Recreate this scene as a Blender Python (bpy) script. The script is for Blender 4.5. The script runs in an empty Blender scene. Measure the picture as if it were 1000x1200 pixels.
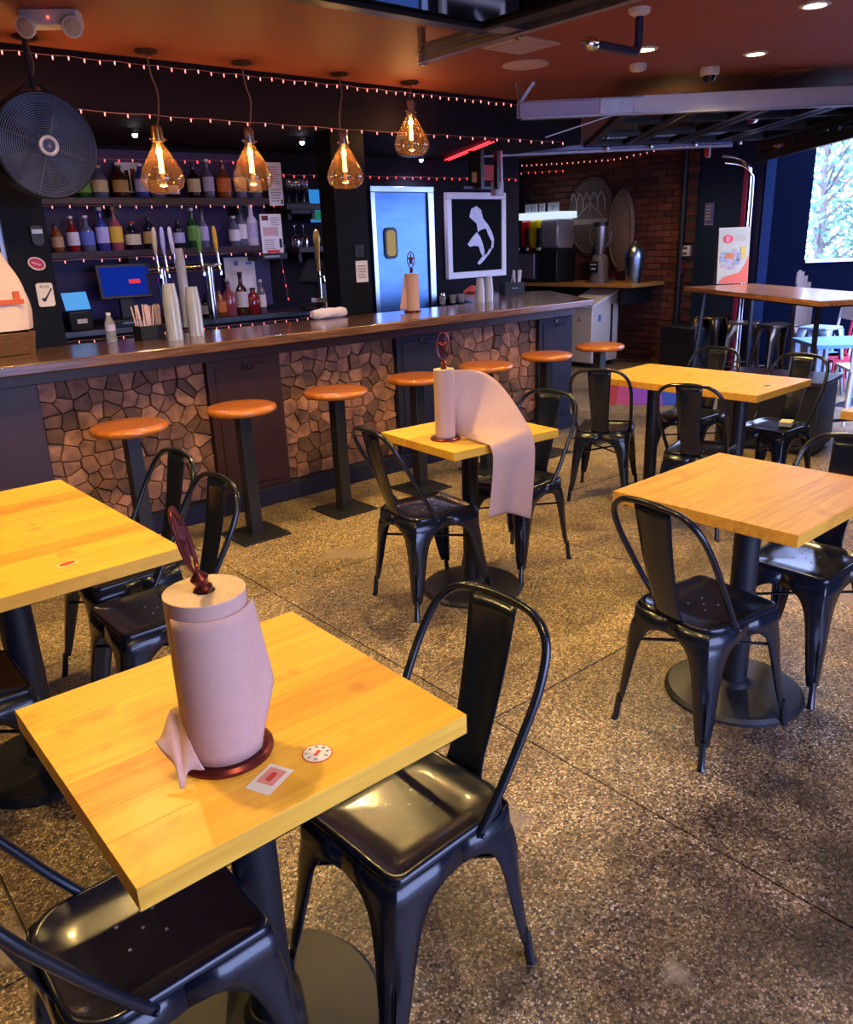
import bpy, bmesh, math, random
from mathutils import Vector, Matrix, Quaternion
random.seed(7)
SC = bpy.context.scene
COL = SC.collection
PI = math.pi
# ------------------------------------------------------------------ camera, world, exposure
FPX = 937.68
HCAM = 1.562
PITCH, YAW, ROLL = math.radians(18.640), math.radians(39.738), math.radians(-2.191)
fw = Vector((math.sin(YAW)*math.cos(PITCH), math.cos(YAW)*math.cos(PITCH), -math.sin(PITCH)))
rt0 = Vector((math.cos(YAW), -math.sin(YAW), 0)); up0 = rt0.cross(fw)
rt = math.cos(ROLL)*rt0 + math.sin(ROLL)*up0
up = -math.sin(ROLL)*rt0 + math.cos(ROLL)*up0
cd = bpy.data.cameras.new('camera'); cam = bpy.data.objects.new('camera', cd); COL.objects.link(cam)
cd.sensor_fit = 'VERTICAL'; cd.sensor_height = 24; cd.lens = FPX/1200*24; cd.clip_start = .05
M = Matrix((rt, up, -fw)).transposed().to_4x4(); M.translation = Vector((0, 0, HCAM)); cam.matrix_world = M
SC.camera = cam
SC.view_settings.view_transform = 'Standard'; SC.view_settings.look = 'None'
SC.view_settings.gamma = 1; SC.view_settings.exposure = 0.1; SC.view_settings.use_curve_mapping = False
SC.cycles.max_bounces = 8; SC.cycles.diffuse_bounces = 4; SC.cycles.glossy_bounces = 4
SC.cycles.transparent_max_bounces = 16; SC.cycles.sample_clamp_indirect = 4; SC.cycles.caustics_reflective = False
SC.cycles.use_denoising = True
w = bpy.data.worlds.new('sky'); SC.world = w; w.use_nodes = True
bgn = w.node_tree.nodes['Background']; bgn.inputs[0].default_value = (.43, .52, 1, 1); bgn.inputs[1].default_value = 10

def at(px, py, axis, val):
    """the point where the sight line of a pixel meets the plane axis = val, in metres"""
    d = fw*FPX + rt*(px-500) - up*(py-600); o = Vector((0, 0, HCAM)); k = 'xyz'.index(axis)
    return o + d*((val-o[k])/d[k])

def light(kind, name, loc, power, color, **kw):
    l = bpy.data.lights.new(name, kind); l.energy = power; l.color = color
    o = bpy.data.objects.new(name, l); COL.objects.link(o); o.location = loc
    for k, v in kw.items(): setattr(l, k, v)
    return o
def portal(name, loc, target, sx, sy):
    o = light('AREA', name, loc, 1, (1, 1, 1), shape='RECTANGLE', size=sx, size_y=sy)
    o.data.cycles.is_portal = True
    o.rotation_euler = (Vector(target)-Vector(loc)).to_track_quat('-Z', 'Z').to_euler()
    return o
portal('near_opening_portal', (1.65, -1.25, 1.25), (1.65, 2, 1.25), 2.9, 2.4)
portal('far_opening_portal', (7.57, 3.44, 1.2), (5.5, 5.5, 1.2), 2.6, 2.3)
WARM = (1, .66, .22)
DOWNLIGHTS = [(4.42, 2.18, 110), (5.24, 2.93, 90), (4.5, 3.22, 100), (6.11, 4.07, 150),
              (.35, 1.75, 110), (-.4, 3.0, 110), (.55, .35, 70), (3.45, 1.1, 55), (2.15, 3.10, 190), (1.0, 3.35, 120), (3.45, 2.15, 70), (7.5, 5.7, 55)]  # the last one is added, unseen behind the tracks, to brighten the brick wall
CEIL = 2.6
# ------------------------------------------------------------------ materials
MATS = {}
def mat(name, col=(.8, .8, .8), rough=.5, metal=0, noise=0, nscale=8, bump=0, bscale=60, emit=None, estr=0, coat=0, stretch=None, col2=None, spec=.5, objrand=0, trans=0, ior=1.45):
    if name in MATS: return MATS[name]
    m = bpy.data.materials.new(name); m.use_nodes = True; nt = m.node_tree; N = nt.nodes; L = nt.links
    b = N['Principled BSDF']; MATS[name] = m
    b.inputs['Base Color'].default_value = (*col, 1); b.inputs['Roughness'].default_value = rough; b.inputs['Metallic'].default_value = metal
    b.inputs['Specular IOR Level'].default_value = spec; b.inputs['Coat Weight'].default_value = coat; b.inputs['Coat Roughness'].default_value = .12
    b.inputs['Transmission Weight'].default_value = trans; b.inputs['IOR'].default_value = ior
    if emit: b.inputs['Emission Color'].default_value = (*emit, 1); b.inputs['Emission Strength'].default_value = estr
    tc = N.new('ShaderNodeTexCoord'); mp = N.new('ShaderNodeMapping'); L.new(tc.outputs['Object'], mp.inputs['Vector'])
    if stretch: mp.inputs['Scale'].default_value = stretch
    out = None
    c2 = col2 or tuple(c*.6 for c in col)
    n = N.new('ShaderNodeTexNoise'); n.inputs['Scale'].default_value = nscale; n.inputs['Detail'].default_value = 6; L.new(mp.outputs[0], n.inputs['Vector'])
    r = N.new('ShaderNodeValToRGB'); r.color_ramp.elements[0].position = .35; r.color_ramp.elements[1].position = .68
    amt = max(noise, .15)
    r.color_ramp.elements[0].color = (*[a*(1-amt)+b_*amt for a, b_ in zip(col, c2)], 1); r.color_ramp.elements[1].color = (*col, 1)
    L.new(n.outputs['Fac'], r.inputs['Fac']); out = r.outputs['Color']
    if objrand:
        oi = N.new('ShaderNodeObjectInfo'); hs = N.new('ShaderNodeHueSaturation'); mr = N.new('ShaderNodeMapRange')
        mr.inputs['To Min'].default_value = 1-objrand; mr.inputs['To Max'].default_value = 1+objrand
        L.new(oi.outputs['Random'], mr.inputs['Value']); L.new(mr.outputs[0], hs.inputs['Value']); L.new(out, hs.inputs['Color']); out = hs.outputs['Color']
        ad = N.new('ShaderNodeVectorMath'); ad.operation = 'ADD'; ml = N.new('ShaderNodeVectorMath'); ml.operation = 'SCALE'; ml.inputs['Scale'].default_value = 17
        L.new(oi.outputs['Random'], ml.inputs[0]); L.new(tc.outputs['Object'], ad.inputs[0]); L.new(ml.outputs[0], ad.inputs[1]); L.new(ad.outputs[0], mp.inputs['Vector'])
    L.new(out, b.inputs['Base Color'])
    if bump:
        n2 = N.new('ShaderNodeTexNoise'); n2.inputs['Scale'].default_value = bscale; n2.inputs['Detail'].default_value = 4; L.new(mp.outputs[0], n2.inputs['Vector'])
        bp = N.new('ShaderNodeBump'); bp.inputs['Strength'].default_value = bump; bp.inputs['Distance'].default_value = .01
        L.new(n2.outputs['Fac'], bp.inputs['Height']); L.new(bp.outputs[0], b.inputs['Normal'])
    return m
def glass(name, tint, amount=.12, rough=.02, ior=1.6, edge=None, haze=None):
    """thin clear glass: see-through with a fresnel sheen"""
    if name in MATS: return MATS[name]
    m = bpy.data.materials.new(name); m.use_nodes = True; nt = m.node_tree; N = nt.nodes; L = nt.links; N.remove(N['Principled BSDF'])
    t = N.new('ShaderNodeBsdfTransparent'); t.inputs[0].default_value = (*tint, 1)
    g = N.new('ShaderNodeBsdfGlossy'); g.inputs['Roughness'].default_value = rough
    f = N.new('ShaderNodeFresnel'); f.inputs['IOR'].default_value = ior; mx = N.new('ShaderNodeMixShader')
    ad = N.new('ShaderNodeMath'); ad.operation = 'ADD'; ad.inputs[1].default_value = amount*.3; L.new(f.outputs[0], ad.inputs[0])
    if edge is not None:
        lw = N.new('ShaderNodeLayerWeight'); pw = N.new('ShaderNodeMath'); pw.operation = 'POWER'; pw.inputs[1].default_value = 3; L.new(lw.outputs['Facing'], pw.inputs[0])
        ma = N.new('ShaderNodeMath'); ma.operation = 'MULTIPLY'; ma.inputs[1].default_value = edge; L.new(pw.outputs[0], ma.inputs[0]); L.new(ma.outputs[0], ad.inputs[0])
    L.new(ad.outputs[0], mx.inputs[0]); L.new(t.outputs[0], mx.inputs[1]); L.new(g.outputs[0], mx.inputs[2])
    if haze:
        tr = N.new('ShaderNodeBsdfTranslucent'); tr.inputs[0].default_value = (*haze[:3], 1); m2 = N.new('ShaderNodeMixShader'); m2.inputs[0].default_value = haze[3]
        L.new(mx.outputs[0], m2.inputs[1]); L.new(tr.outputs[0], m2.inputs[2]); mx = m2
    L.new(mx.outputs[0], N['Material Output'].inputs[0])
    MATS[name] = m; return m
def emis(name, col, s):
    if name in MATS: return MATS[name]
    m = bpy.data.materials.new(name); m.use_nodes = True; N = m.node_tree.nodes; N.remove(N['Principled BSDF'])
    e = N.new('ShaderNodeEmission'); e.inputs[0].default_value = (*col, 1); e.inputs[1].default_value = s
    m.node_tree.links.new(e.outputs[0], N['Material Output'].inputs[0]); MATS[name] = m; return m

def floor_material():
    m = bpy.data.materials.new('exposed_aggregate'); m.use_nodes = True; nt = m.node_tree; N = nt.nodes; L = nt.links; b = N['Principled BSDF']
    g = N.new('ShaderNodeNewGeometry')
    v = N.new('ShaderNodeTexVoronoi'); v.inputs['Scale'].default_value = 140; L.new(g.outputs['Position'], v.inputs['Vector'])
    ve = N.new('ShaderNodeTexVoronoi'); ve.feature = 'DISTANCE_TO_EDGE'; ve.inputs['Scale'].default_value = 140; L.new(g.outputs['Position'], ve.inputs['Vector'])
    sp = N.new('ShaderNodeSeparateColor'); L.new(v.outputs['Color'], sp.inputs[0])
    r = N.new('ShaderNodeValToRGB'); L.new(sp.outputs[0], r.inputs[0]); cr = r.color_ramp; cr.interpolation = 'CONSTANT'
    cols = [(0, (.07, .045, .03)), (.16, (.25, .155, .07)), (.32, (.44, .30, .13)), (.55, (.62, .45, .21)), (.72, (.80, .64, .36)), (.88, (.30, .17, .07)), (.94, (.95, .85, .62))]
    cr.elements[0].position = 0; cr.elements[0].color = (*cols[0][1], 1); cr.elements[1].position = cols[1][0]; cr.elements[1].color = (*cols[1][1], 1)
    for p_, c_ in cols[2:]:
        e = cr.elements.new(p_); e.color = (*c_, 1)
    edge = N.new('ShaderNodeMapRange'); edge.inputs['From Min'].default_value = .04; edge.inputs['From Max'].default_value = .14; L.new(ve.outputs['Distance'], edge.inputs['Value'])
    mx = N.new('ShaderNodeMix'); mx.data_type = 'RGBA'; mx.inputs[6].default_value = (.13, .105, .08, 1); L.new(edge.outputs[0], mx.inputs[0]); L.new(r.outputs[0], mx.inputs[7])
    # broad stains and worn patches
    n1 = N.new('ShaderNodeTexNoise'); n1.inputs['Scale'].default_value = 1.25; n1.inputs['Detail'].default_value = 5; n1.inputs['Roughness'].default_value = .62; L.new(g.outputs['Position'], n1.inputs['Vector'])
    r1 = N.new('ShaderNodeValToRGB'); r1.color_ramp.elements[0].position = .36; r1.color_ramp.elements[0].color = (.42, .40, .43, 1); r1.color_ramp.elements[1].position = .58; r1.color_ramp.elements[1].color = (1.08, 1.05, 1.0, 1)
    L.new(n1.outputs['Fac'], r1.inputs[0])
    mu = N.new('ShaderNodeMix'); mu.data_type = 'RGBA'; mu.blend_type = 'MULTIPLY'; mu.inputs[0].default_value = 1; L.new(mx.outputs[2], mu.inputs[6]); L.new(r1.outputs[0], mu.inputs[7])
    # shadow areas of the floor painted in as fixed purple-grey blots on the slabs
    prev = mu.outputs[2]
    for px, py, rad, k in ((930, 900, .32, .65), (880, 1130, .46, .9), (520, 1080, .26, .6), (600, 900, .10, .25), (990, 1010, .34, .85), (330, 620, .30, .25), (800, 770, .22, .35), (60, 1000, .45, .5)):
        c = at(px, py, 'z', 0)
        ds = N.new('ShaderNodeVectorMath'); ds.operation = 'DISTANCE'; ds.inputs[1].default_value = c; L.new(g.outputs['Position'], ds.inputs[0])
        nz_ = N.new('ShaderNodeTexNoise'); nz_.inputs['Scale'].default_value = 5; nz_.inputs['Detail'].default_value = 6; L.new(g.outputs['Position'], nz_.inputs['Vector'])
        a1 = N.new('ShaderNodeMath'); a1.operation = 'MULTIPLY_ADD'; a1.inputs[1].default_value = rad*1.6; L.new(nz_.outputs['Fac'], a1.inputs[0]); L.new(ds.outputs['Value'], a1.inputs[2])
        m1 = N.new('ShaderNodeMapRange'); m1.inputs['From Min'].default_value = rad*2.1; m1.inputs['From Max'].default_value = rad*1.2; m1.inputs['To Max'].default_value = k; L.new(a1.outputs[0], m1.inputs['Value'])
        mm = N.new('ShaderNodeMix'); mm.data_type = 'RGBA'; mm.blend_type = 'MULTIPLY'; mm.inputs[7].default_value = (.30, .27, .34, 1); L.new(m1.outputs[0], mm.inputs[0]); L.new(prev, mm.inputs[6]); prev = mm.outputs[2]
    # smooth mortar repairs
    n3 = N.new('ShaderNodeTexNoise'); n3.inputs['Scale'].default_value = 2.1; n3.inputs['Detail'].default_value = 6; mp = N.new('ShaderNodeMapping'); mp.inputs['Location'].default_value = (4.3, 1.7, 0)
    L.new(g.outputs['Position'], mp.inputs[0]); L.new(mp.outputs[0], n3.inputs['Vector'])
    r3 = N.new('ShaderNodeValToRGB'); r3.color_ramp.elements[0].position = .63; r3.color_ramp.elements[0].color = (0, 0, 0, 1); r3.color_ramp.elements[1].position = .68; r3.color_ramp.elements[1].color = (1, 1, 1, 1); L.new(n3.outputs['Fac'], r3.inputs[0])
    m3 = N.new('ShaderNodeMix'); m3.data_type = 'RGBA'; m3.inputs[7].default_value = (.30, .235, .18, 1)
    sc = N.new('ShaderNodeMath'); sc.operation = 'MULTIPLY'; sc.inputs[1].default_value = .8; L.new(r3.outputs[0], sc.inputs[0]); L.new(sc.outputs[0], m3.inputs[0]); L.new(prev, m3.inputs[6])
    oi = N.new('ShaderNodeObjectInfo'); mr = N.new('ShaderNodeMapRange'); mr.inputs['To Min'].default_value = .88; mr.inputs['To Max'].default_value = 1.1; L.new(oi.outputs['Random'], mr.inputs['Value'])
    hs = N.new('ShaderNodeHueSaturation'); L.new(mr.outputs[0], hs.inputs['Value']); L.new(m3.outputs[2], hs.inputs['Color']); L.new(hs.outputs[0], b.inputs['Base Color'])
    b.inputs['Roughness'].default_value = .42
    bp = N.new('ShaderNodeBump'); bp.inputs['Strength'].default_value = .5; bp.inputs['Distance'].default_value = .002; L.new(edge.outputs[0], bp.inputs['Height']); L.new(bp.outputs[0], b.inputs['Normal'])
    return m
def wood(name, c1, c2, rough=.35, rand=.12, axis='x', coat=.15):
    m = bpy.data.materials.new(name); m.use_nodes = True; nt = m.node_tree; N = nt.nodes; L = nt.links; b = N['Principled BSDF']; MATS[name] = m
    tc = N.new('ShaderNodeTexCoord'); oi = N.new('ShaderNodeObjectInfo'); ml = N.new('ShaderNodeVectorMath'); ml.operation = 'SCALE'; ml.inputs['Scale'].default_value = 23
    ad = N.new('ShaderNodeVectorMath'); ad.operation = 'ADD'; L.new(oi.outputs['Random'], ml.inputs[0]); L.new(tc.outputs['Object'], ad.inputs[0]); L.new(ml.outputs[0], ad.inputs[1])
    mp = N.new('ShaderNodeMapping'); mp.inputs['Scale'].default_value = {'x': (1.2, 16, 16), 'y': (16, 1.2, 16), 'z': (16, 16, 1.2)}[axis]; L.new(ad.outputs[0], mp.inputs[0])
    n = N.new('ShaderNodeTexNoise'); n.inputs['Scale'].default_value = 3; n.inputs['Detail'].default_value = 8; n.inputs['Distortion'].default_value = .6; L.new(mp.outputs[0], n.inputs['Vector'])
    r = N.new('ShaderNodeValToRGB'); r.color_ramp.elements[0].position = .3; r.color_ramp.elements[0].color = (*c2, 1); r.color_ramp.elements[1].position = .62; r.color_ramp.elements[1].color = (*c1, 1); L.new(n.outputs['Fac'], r.inputs[0])
    n2 = N.new('ShaderNodeTexNoise'); n2.inputs['Scale'].default_value = 9; n2.inputs['Detail'].default_value = 7; L.new(ad.outputs[0], n2.inputs['Vector'])
    r2 = N.new('ShaderNodeValToRGB'); r2.color_ramp.elements[0].position = .28; r2.color_ramp.elements[0].color = (.55, .48, .42, 1); r2.color_ramp.elements[1].position = .40; r2.color_ramp.elements[1].color = (1, 1, 1, 1); L.new(n2.outputs['Fac'], r2.inputs[0])
    mu = N.new('ShaderNodeMix'); mu.data_type = 'RGBA'; mu.blend_type = 'MULTIPLY'; mu.inputs[0].default_value = .6; L.new(r.outputs[0], mu.inputs[6]); L.new(r2.outputs[0], mu.inputs[7])
    mr = N.new('ShaderNodeMapRange'); mr.inputs['To Min'].default_value = 1-rand; mr.inputs['To Max'].default_value = 1+rand; L.new(oi.outputs['Random'], mr.inputs['Value'])
    hs = N.new('ShaderNodeHueSaturation'); L.new(mr.outputs[0], hs.inputs['Value']); L.new(mu.outputs[2], hs.inputs['Color']); L.new(hs.outputs[0], b.inputs['Base Color'])
    b.inputs['Roughness'].default_value = rough; b.inputs['Coat Weight'].default_value = coat; b.inputs['Coat Roughness'].default_value = .2
    bp = N.new('ShaderNodeBump'); bp.inputs['Strength'].default_value = .12; bp.inputs['Distance'].default_value = .003; L.new(n.outputs['Fac'], bp.inputs['Height']); L.new(bp.outputs[0], b.inputs['Normal'])
    return m
BLACKM = mat('black_powder_coated_steel', (.006, .009, .017), .24, .0, .3, 30, .04, 300, coat=.4, spec=.4)  # slight navy in the black stands in for blue reflections
BLACKMAT = mat('black_satin_iron', (.012, .013, .018), .42, 0, .3, 20, .1, 200)
RUBBER = mat('black_rubber', (.01, .01, .01), .7)
MAPLE = wood('maple_butcher_block', (.80, .45, .045), (.68, .34, .03), .42, .07, coat=.05)
MAPLE3 = wood('honey_maple_strip', (.76, .35, .035), (.58, .24, .02), .42, .05, coat=.05)
MAPLE2 = wood('amber_butcher_block', (.74, .36, .04), (.58, .25, .025), .45, .07, coat=.05)
STOOLW = wood('stained_stool_wood', (.50, .16, .025), (.34, .09, .014), .28, .08, coat=.5)
BARW = wood('dark_bar_wood', (.16, .075, .045), (.05, .025, .02), .18, .05, coat=.7)
MAHOG = mat('dark_mahogany_panel', (.034, .012, .015), .42, 0, .4, 5, .05, 60, stretch=(8, 8, 1))
NAVYP = mat('navy_black_paint', (.016, .016, .038), .6, 0, .3, 6, .1, 60, spec=.2)
NAVY = mat('navy_blue_wall_paint', (.014, .032, .105), .45, 0, .25, 3, .1, 40)
DARKW = mat('near_black_wall_paint', (.012, .009, .016), .7, 0, .4, 3, .15, 30, spec=.12)
SOFM = mat('charcoal_plum_soffit_paint', (.010, .006, .012), .7, 0, .4, 2, .1, 30, spec=.12)
CEILM = mat('rust_red_ceiling_paint', (.27, .072, .038), .6, 0, .3, 1.4, .1, 25)
CHROME = mat('polished_chrome', (.75, .75, .78), .12, 1)
STEEL = mat('brushed_stainless_steel', (.42, .52, .66), .28, 1, .3, 6, .05, 80, stretch=(1, 1, 12))
GALV = mat('galvanized_steel', (.42, .40, .44), .4, .8, .4, 20)
TRACKY = mat('track_steel_dull', (.38, .36, .40), .42, .85, .4, 10)
WHITEP = mat('white_plastic', (.72, .70, .68), .4)
PAPER = mat('white_print_paper', (.70, .66, .68), .7)
TISSUE = mat('kraft_paper_towel', (.52, .335, .285), .9, 0, .06, 80, .12, 500)
TISSUEC = mat('roll_end_cardboard', (.66, .48, .32), .9, 0, .3, 90, .3, 300)
COPPER = mat('antique_copper_finish', (.16, .03, .03), .3, .7, .4, 30)
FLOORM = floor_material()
STONEM = mat('cut_log_end_stone', (.27, .125, .075), .7, 0, .8, 14, .5, 40, objrand=.62, col2=(.07, .032, .028))
GROUT = mat('dark_recessed_grout', (.02, .013, .012), .8)
BRICKM = mat('old_red_brick', (.15, .042, .028), .8, 0, .7, 10, .5, 50, objrand=.4)
MORTAR = mat('grey_brown_mortar', (.07, .045, .04), .9, 0, .4, 20, .3, 80)
LEDR = emis('red_pink_led', (1, .05, .05), 5)
LEDW = emis('warm_pink_led', (1, .24, .20), 3.4)
WIRE = mat('reddish_string_wire', (.50, .20, .20), .5)

# ------------------------------------------------------------------ mesh helpers
class MB:
    def __init__(s): s.v = []; s.f = []
    def add(s, v, f):
        o = len(s.v); s.v += [tuple(p) for p in v]; s.f += [tuple(i+o for i in q) for q in f]; return s
    def box(s, a, b):
        x0, y0, z0 = a; x1, y1, z1 = b
        return s.add([(x0,y0,z0),(x1,y0,z0),(x1,y1,z0),(x0,y1,z0),(x0,y0,z1),(x1,y0,z1),(x1,y1,z1),(x0,y1,z1)],
              [(0,3,2,1),(4,5,6,7),(0,1,5,4),(1,2,6,5),(2,3,7,6),(3,0,4,7)])
    def obox(s, c, size, rot):   # oriented box: rot is a 3x3 matrix
        h = [q/2 for q in size]; c = Vector(c)
        vs = [c + rot @ Vector((sx*h[0], sy*h[1], sz*h[2])) for sz in (-1, 1) for sx, sy in ((-1,-1),(1,-1),(1,1),(-1,1))]
        return s.add(vs, [(0,3,2,1),(4,5,6,7),(0,1,5,4),(1,2,6,5),(2,3,7,6),(3,0,4,7)])
    def bar(s, p, q, wd, ht, upv=(0, 0, 1)):
        p = Vector(p); q = Vector(q); d = (q-p).normalized(); u = Vector(upv); r = d.cross(u).normalized(); u = r.cross(d)
        R = Matrix((d, r, u)).transposed(); return s.obox((p+q)/2, ((q-p).length, wd, ht), R)
    def prism(s, poly, z0, z1, rings=None):  # poly list of (x,y) ccw
        n = len(poly); lev = rings or [(1, z0), (1, z1)]
        cx = sum(p[0] for p in poly)/n; cy = sum(p[1] for p in poly)/n; vs = []; fs = []
        for k, z in lev: vs += [(cx+(x-cx)*k, cy+(y-cy)*k, z) for x, y in poly]
        for j in range(len(lev)-1):
            for i in range(n): a = j*n+i; b = j*n+(i+1) % n; fs.append((a, b, b+n, a+n))
        fs.append(tuple(range(n-1, -1, -1))); fs.append(tuple(range((len(lev)-1)*n, len(lev)*n)))
        return s.add(vs, fs)
    def lathe(s, prof, seg=24, c=(0, 0, 0), rot=None, cap=True):  # prof [(r,z)]
        vs = []; fs = []; c = Vector(c)
        for r, z in prof:
            for i in range(seg):
                p = Vector((r*math.cos(2*PI*i/seg), r*math.sin(2*PI*i/seg), z)); p = rot @ p if rot else p; vs.append(c+p)
        for j in range(len(prof)-1):
            for i in range(seg): a = j*seg+i; b = j*seg+(i+1) % seg; fs.append((a, b, b+seg, a+seg))
        if cap: fs.append(tuple(range(seg-1, -1, -1))); fs.append(tuple(range((len(prof)-1)*seg, len(prof)*seg)))
        return s.add(vs, fs)
    def cyl(s, c, r, h, seg=20): return s.lathe([(r, 0), (r, h)], seg, c)
    def tube(s, pts, r, seg=8, closed=False):
        pts = [Vector(p) for p in pts]; n = len(pts); rr = r if isinstance(r, (list, tuple)) else [r]*n
        T = []
        for i in range(n):
            a = pts[(i-1) % n] if (closed or i > 0) else pts[0]; b = pts[(i+1) % n] if (closed or i < n-1) else pts[-1]
            T.append((b-a).normalized())
        u = T[0].orthogonal().normalized(); vs = []; fs = []
        for i in range(n):
            if i: u = (T[i-1].rotation_difference(T[i]) @ u).normalized()
            v = T[i].cross(u)
            vs += [pts[i]+(u*math.cos(2*PI*k/seg)+v*math.sin(2*PI*k/seg))*rr[i] for k in range(seg)]
        for i in range(n if closed else n-1):
            j = (i+1) % n
            for k in range(seg): fs.append((i*seg+k, i*seg+(k+1) % seg, j*seg+(k+1) % seg, j*seg+k))
        if not closed: fs.append(tuple(range(seg-1, -1, -1))); fs.append(tuple(range((n-1)*seg, n*seg)))
        return s.add(vs, fs)
    def sphere(s, c, r, seg=12, sc=(1, 1, 1)):
        rings = max(4, seg//2); prof = [(max(1e-4, r*math.sin(PI*i/rings)), -r*math.cos(PI*i/rings)) for i in range(rings+1)]
        return s.lathe([(a*sc[0], z*sc[2]) for a, z in prof], seg, c)
    def mesh(s, name, m, angle=35):
        me = bpy.data.meshes.new(name); me.from_pydata(s.v, [], s.f); me.validate(); me.update()
        bm = bmesh.new(); bm.from_mesh(me); bmesh.ops.recalc_face_normals(bm, faces=bm.faces); bm.to_mesh(me); bm.free()
        if m: me.materials.append(m)
        me.polygons.foreach_set('use_smooth', [True]*len(me.polygons)); me.set_sharp_from_angle(angle=math.radians(angle)); me.update()
        return me
    def build(s, name, m, parent=None, loc=None, bevel=0, angle=35, solid=0, label=None):
        return obj(name, s.mesh(name, m, angle), parent, loc, bevel, solid, label)
def obj(name, me, parent=None, loc=None, bevel=0, solid=0, label=None, rot=None):
    o = bpy.data.objects.new(name, me); COL.objects.link(o)
    if parent: o.parent = parent
    if loc is not None: o.location = loc
    if rot is not None: o.rotation_euler = rot
    if solid: md = o.modifiers.new('thickness', 'SOLIDIFY'); md.thickness = solid; md.offset = 0
    if bevel: md = o.modifiers.new('bevel', 'BEVEL'); md.width = bevel; md.segments = 2; md.limit_method = 'ANGLE'; md.angle_limit = math.radians(50)
    if label: o['label'] = label
    return o
def tag(o, label=None, cat=None, group=None, kind=None):
    if label: o['label'] = label
    if cat: o['category'] = cat
    if group: o['group'] = group
    if kind: o['kind'] = kind
    return o
def thing(name, label, cat, loc=(0, 0, 0), rz=0, group=None):
    o = bpy.data.objects.new(name, None); COL.objects.link(o); o.location = loc; o.rotation_euler = (0, 0, rz); o.empty_display_size = .1
    return tag(o, label, cat, group)
def copy_tree(o, parent=None):
    c = o.copy(); COL.objects.link(c); c.parent = parent
    for ch in KIDS.get(o.name, ()): copy_tree(ch, c)
    return c
KIDS = {}
def index_kids(root):
    for o in SC.objects:
        if o.parent: KIDS.setdefault(o.parent.name, [])
    KIDS.clear()
    for o in SC.objects:
        if o.parent: KIDS.setdefault(o.parent.name, []).append(o)
def dup(root, loc, rz, label=None, group=None):
    index_kids(root); r = copy_tree(root); r.location = loc; r.rotation_euler = (0, 0, rz)
    if label: r['label'] = label
    if group: r['group'] = group
    return r
def struct(name, mb, m, parent=None, **k):
    o = mb.build(name, m, parent, **k)
    if not parent: o['kind'] = 'structure'
    return o
def smooth(pts, n=6):  # catmull-rom
    P = [Vector(p) for p in pts]; out = []
    for i in range(len(P)-1):
        a = P[max(0, i-1)]; b = P[i]; c = P[i+1]; d = P[min(len(P)-1, i+2)]
        for k in range(n):
            t = k/n; out.append(.5*((2*b)+(c-a)*t+(2*a-5*b+4*c-d)*t*t+(3*b-a-3*c+d)*t**3))
    out.append(P[-1]); return out
def rrect(x0, y0, x1, y1, r, n=5):
    rs = r if isinstance(r, (tuple, list)) else (r,)*4; out = []
    for (cx, cy, a), q in zip(((x1, y0, -PI/2), (x1, y1, 0), (x0, y1, PI/2), (x0, y0, PI)), rs):
        ox = cx-q if cx == x1 else cx+q; oy = cy+q if cy == y0 else cy-q
        out += [(ox+q*math.cos(a+PI/2*k/n), oy+q*math.sin(a+PI/2*k/n)) for k in range(n+1)]
    return out
def text(name, s, size, m, parent, loc, R, bold=0):
    c = bpy.data.curves.new(name, 'FONT'); c.body = s; c.size = size; c.align_x = 'CENTER'; c.align_y = 'CENTER'; c.extrude = .0006; c.offset = bold
    t = bpy.data.objects.new('tmp', c); COL.objects.link(t)
    bpy.context.view_layer.update()
    me = bpy.data.meshes.new_from_object(t.evaluated_get(bpy.context.evaluated_depsgraph_get())); bpy.data.objects.remove(t); me.name = name
    me.materials.clear(); me.materials.append(m)
    o = obj(name, me, parent); o.matrix_local = Matrix.Translation(loc) @ R.to_4x4(); return o

# ------------------------------------------------------------------ the setting
XW, YN = -2.4, -1.3           # left wall, near wall
YB = 6.3                      # back wall behind the bar
XB, YA = 8.9, 8.3             # brick wall, end of the alcove
FA, FB = Vector((6.59, 2.50)), Vector((8.42, 4.50))    # jambs of the far garage opening
fdir = (FB-FA).normalized(); fnor = Vector((fdir.y, -fdir.x))      # along the facade, and outward
FC = FA + fdir*((YN-FA.y)/fdir.y); FD = Vector((XB, 5.55))
# floor: a bed and the poured slabs, joints between them
fl = struct('floor', MB().prism([(XW, YN), (FC.x+.3, YN), (FD.x+.5, FD.y), (XB+.2, YA), (XW, YA)], -.12, -.012), mat('joint_sand', (.06, .05, .045), .9))
xs = [XW, -1.3, .2, 1.67, 3.15, 4.6, 6.05, 7.5, 9.0]; ys = [YN, .22, 1.70, 3.2, 4.7, 6.2, YA]
g = .003
for i in range(len(xs)-1):
    for j in range(len(ys)-1):
        jx = [xs[i]+g+random.uniform(0, .002), xs[i+1]-g]; jy = [ys[j]+g, ys[j+1]-g-random.uniform(0, .002)]
        c = Vector(((jx[0]+jx[1])/2, (jy[0]+jy[1])/2))
        if (Vector((jx[0], jy[1]))-FA).dot(fnor) > 0: continue
        mb = MB().prism([(jx[0], jy[0]), (jx[1], jy[0]), (jx[1], jy[1]), (jx[0], jy[1])], -.012, 0)
        mb.build('slab', FLOORM, fl)
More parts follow.
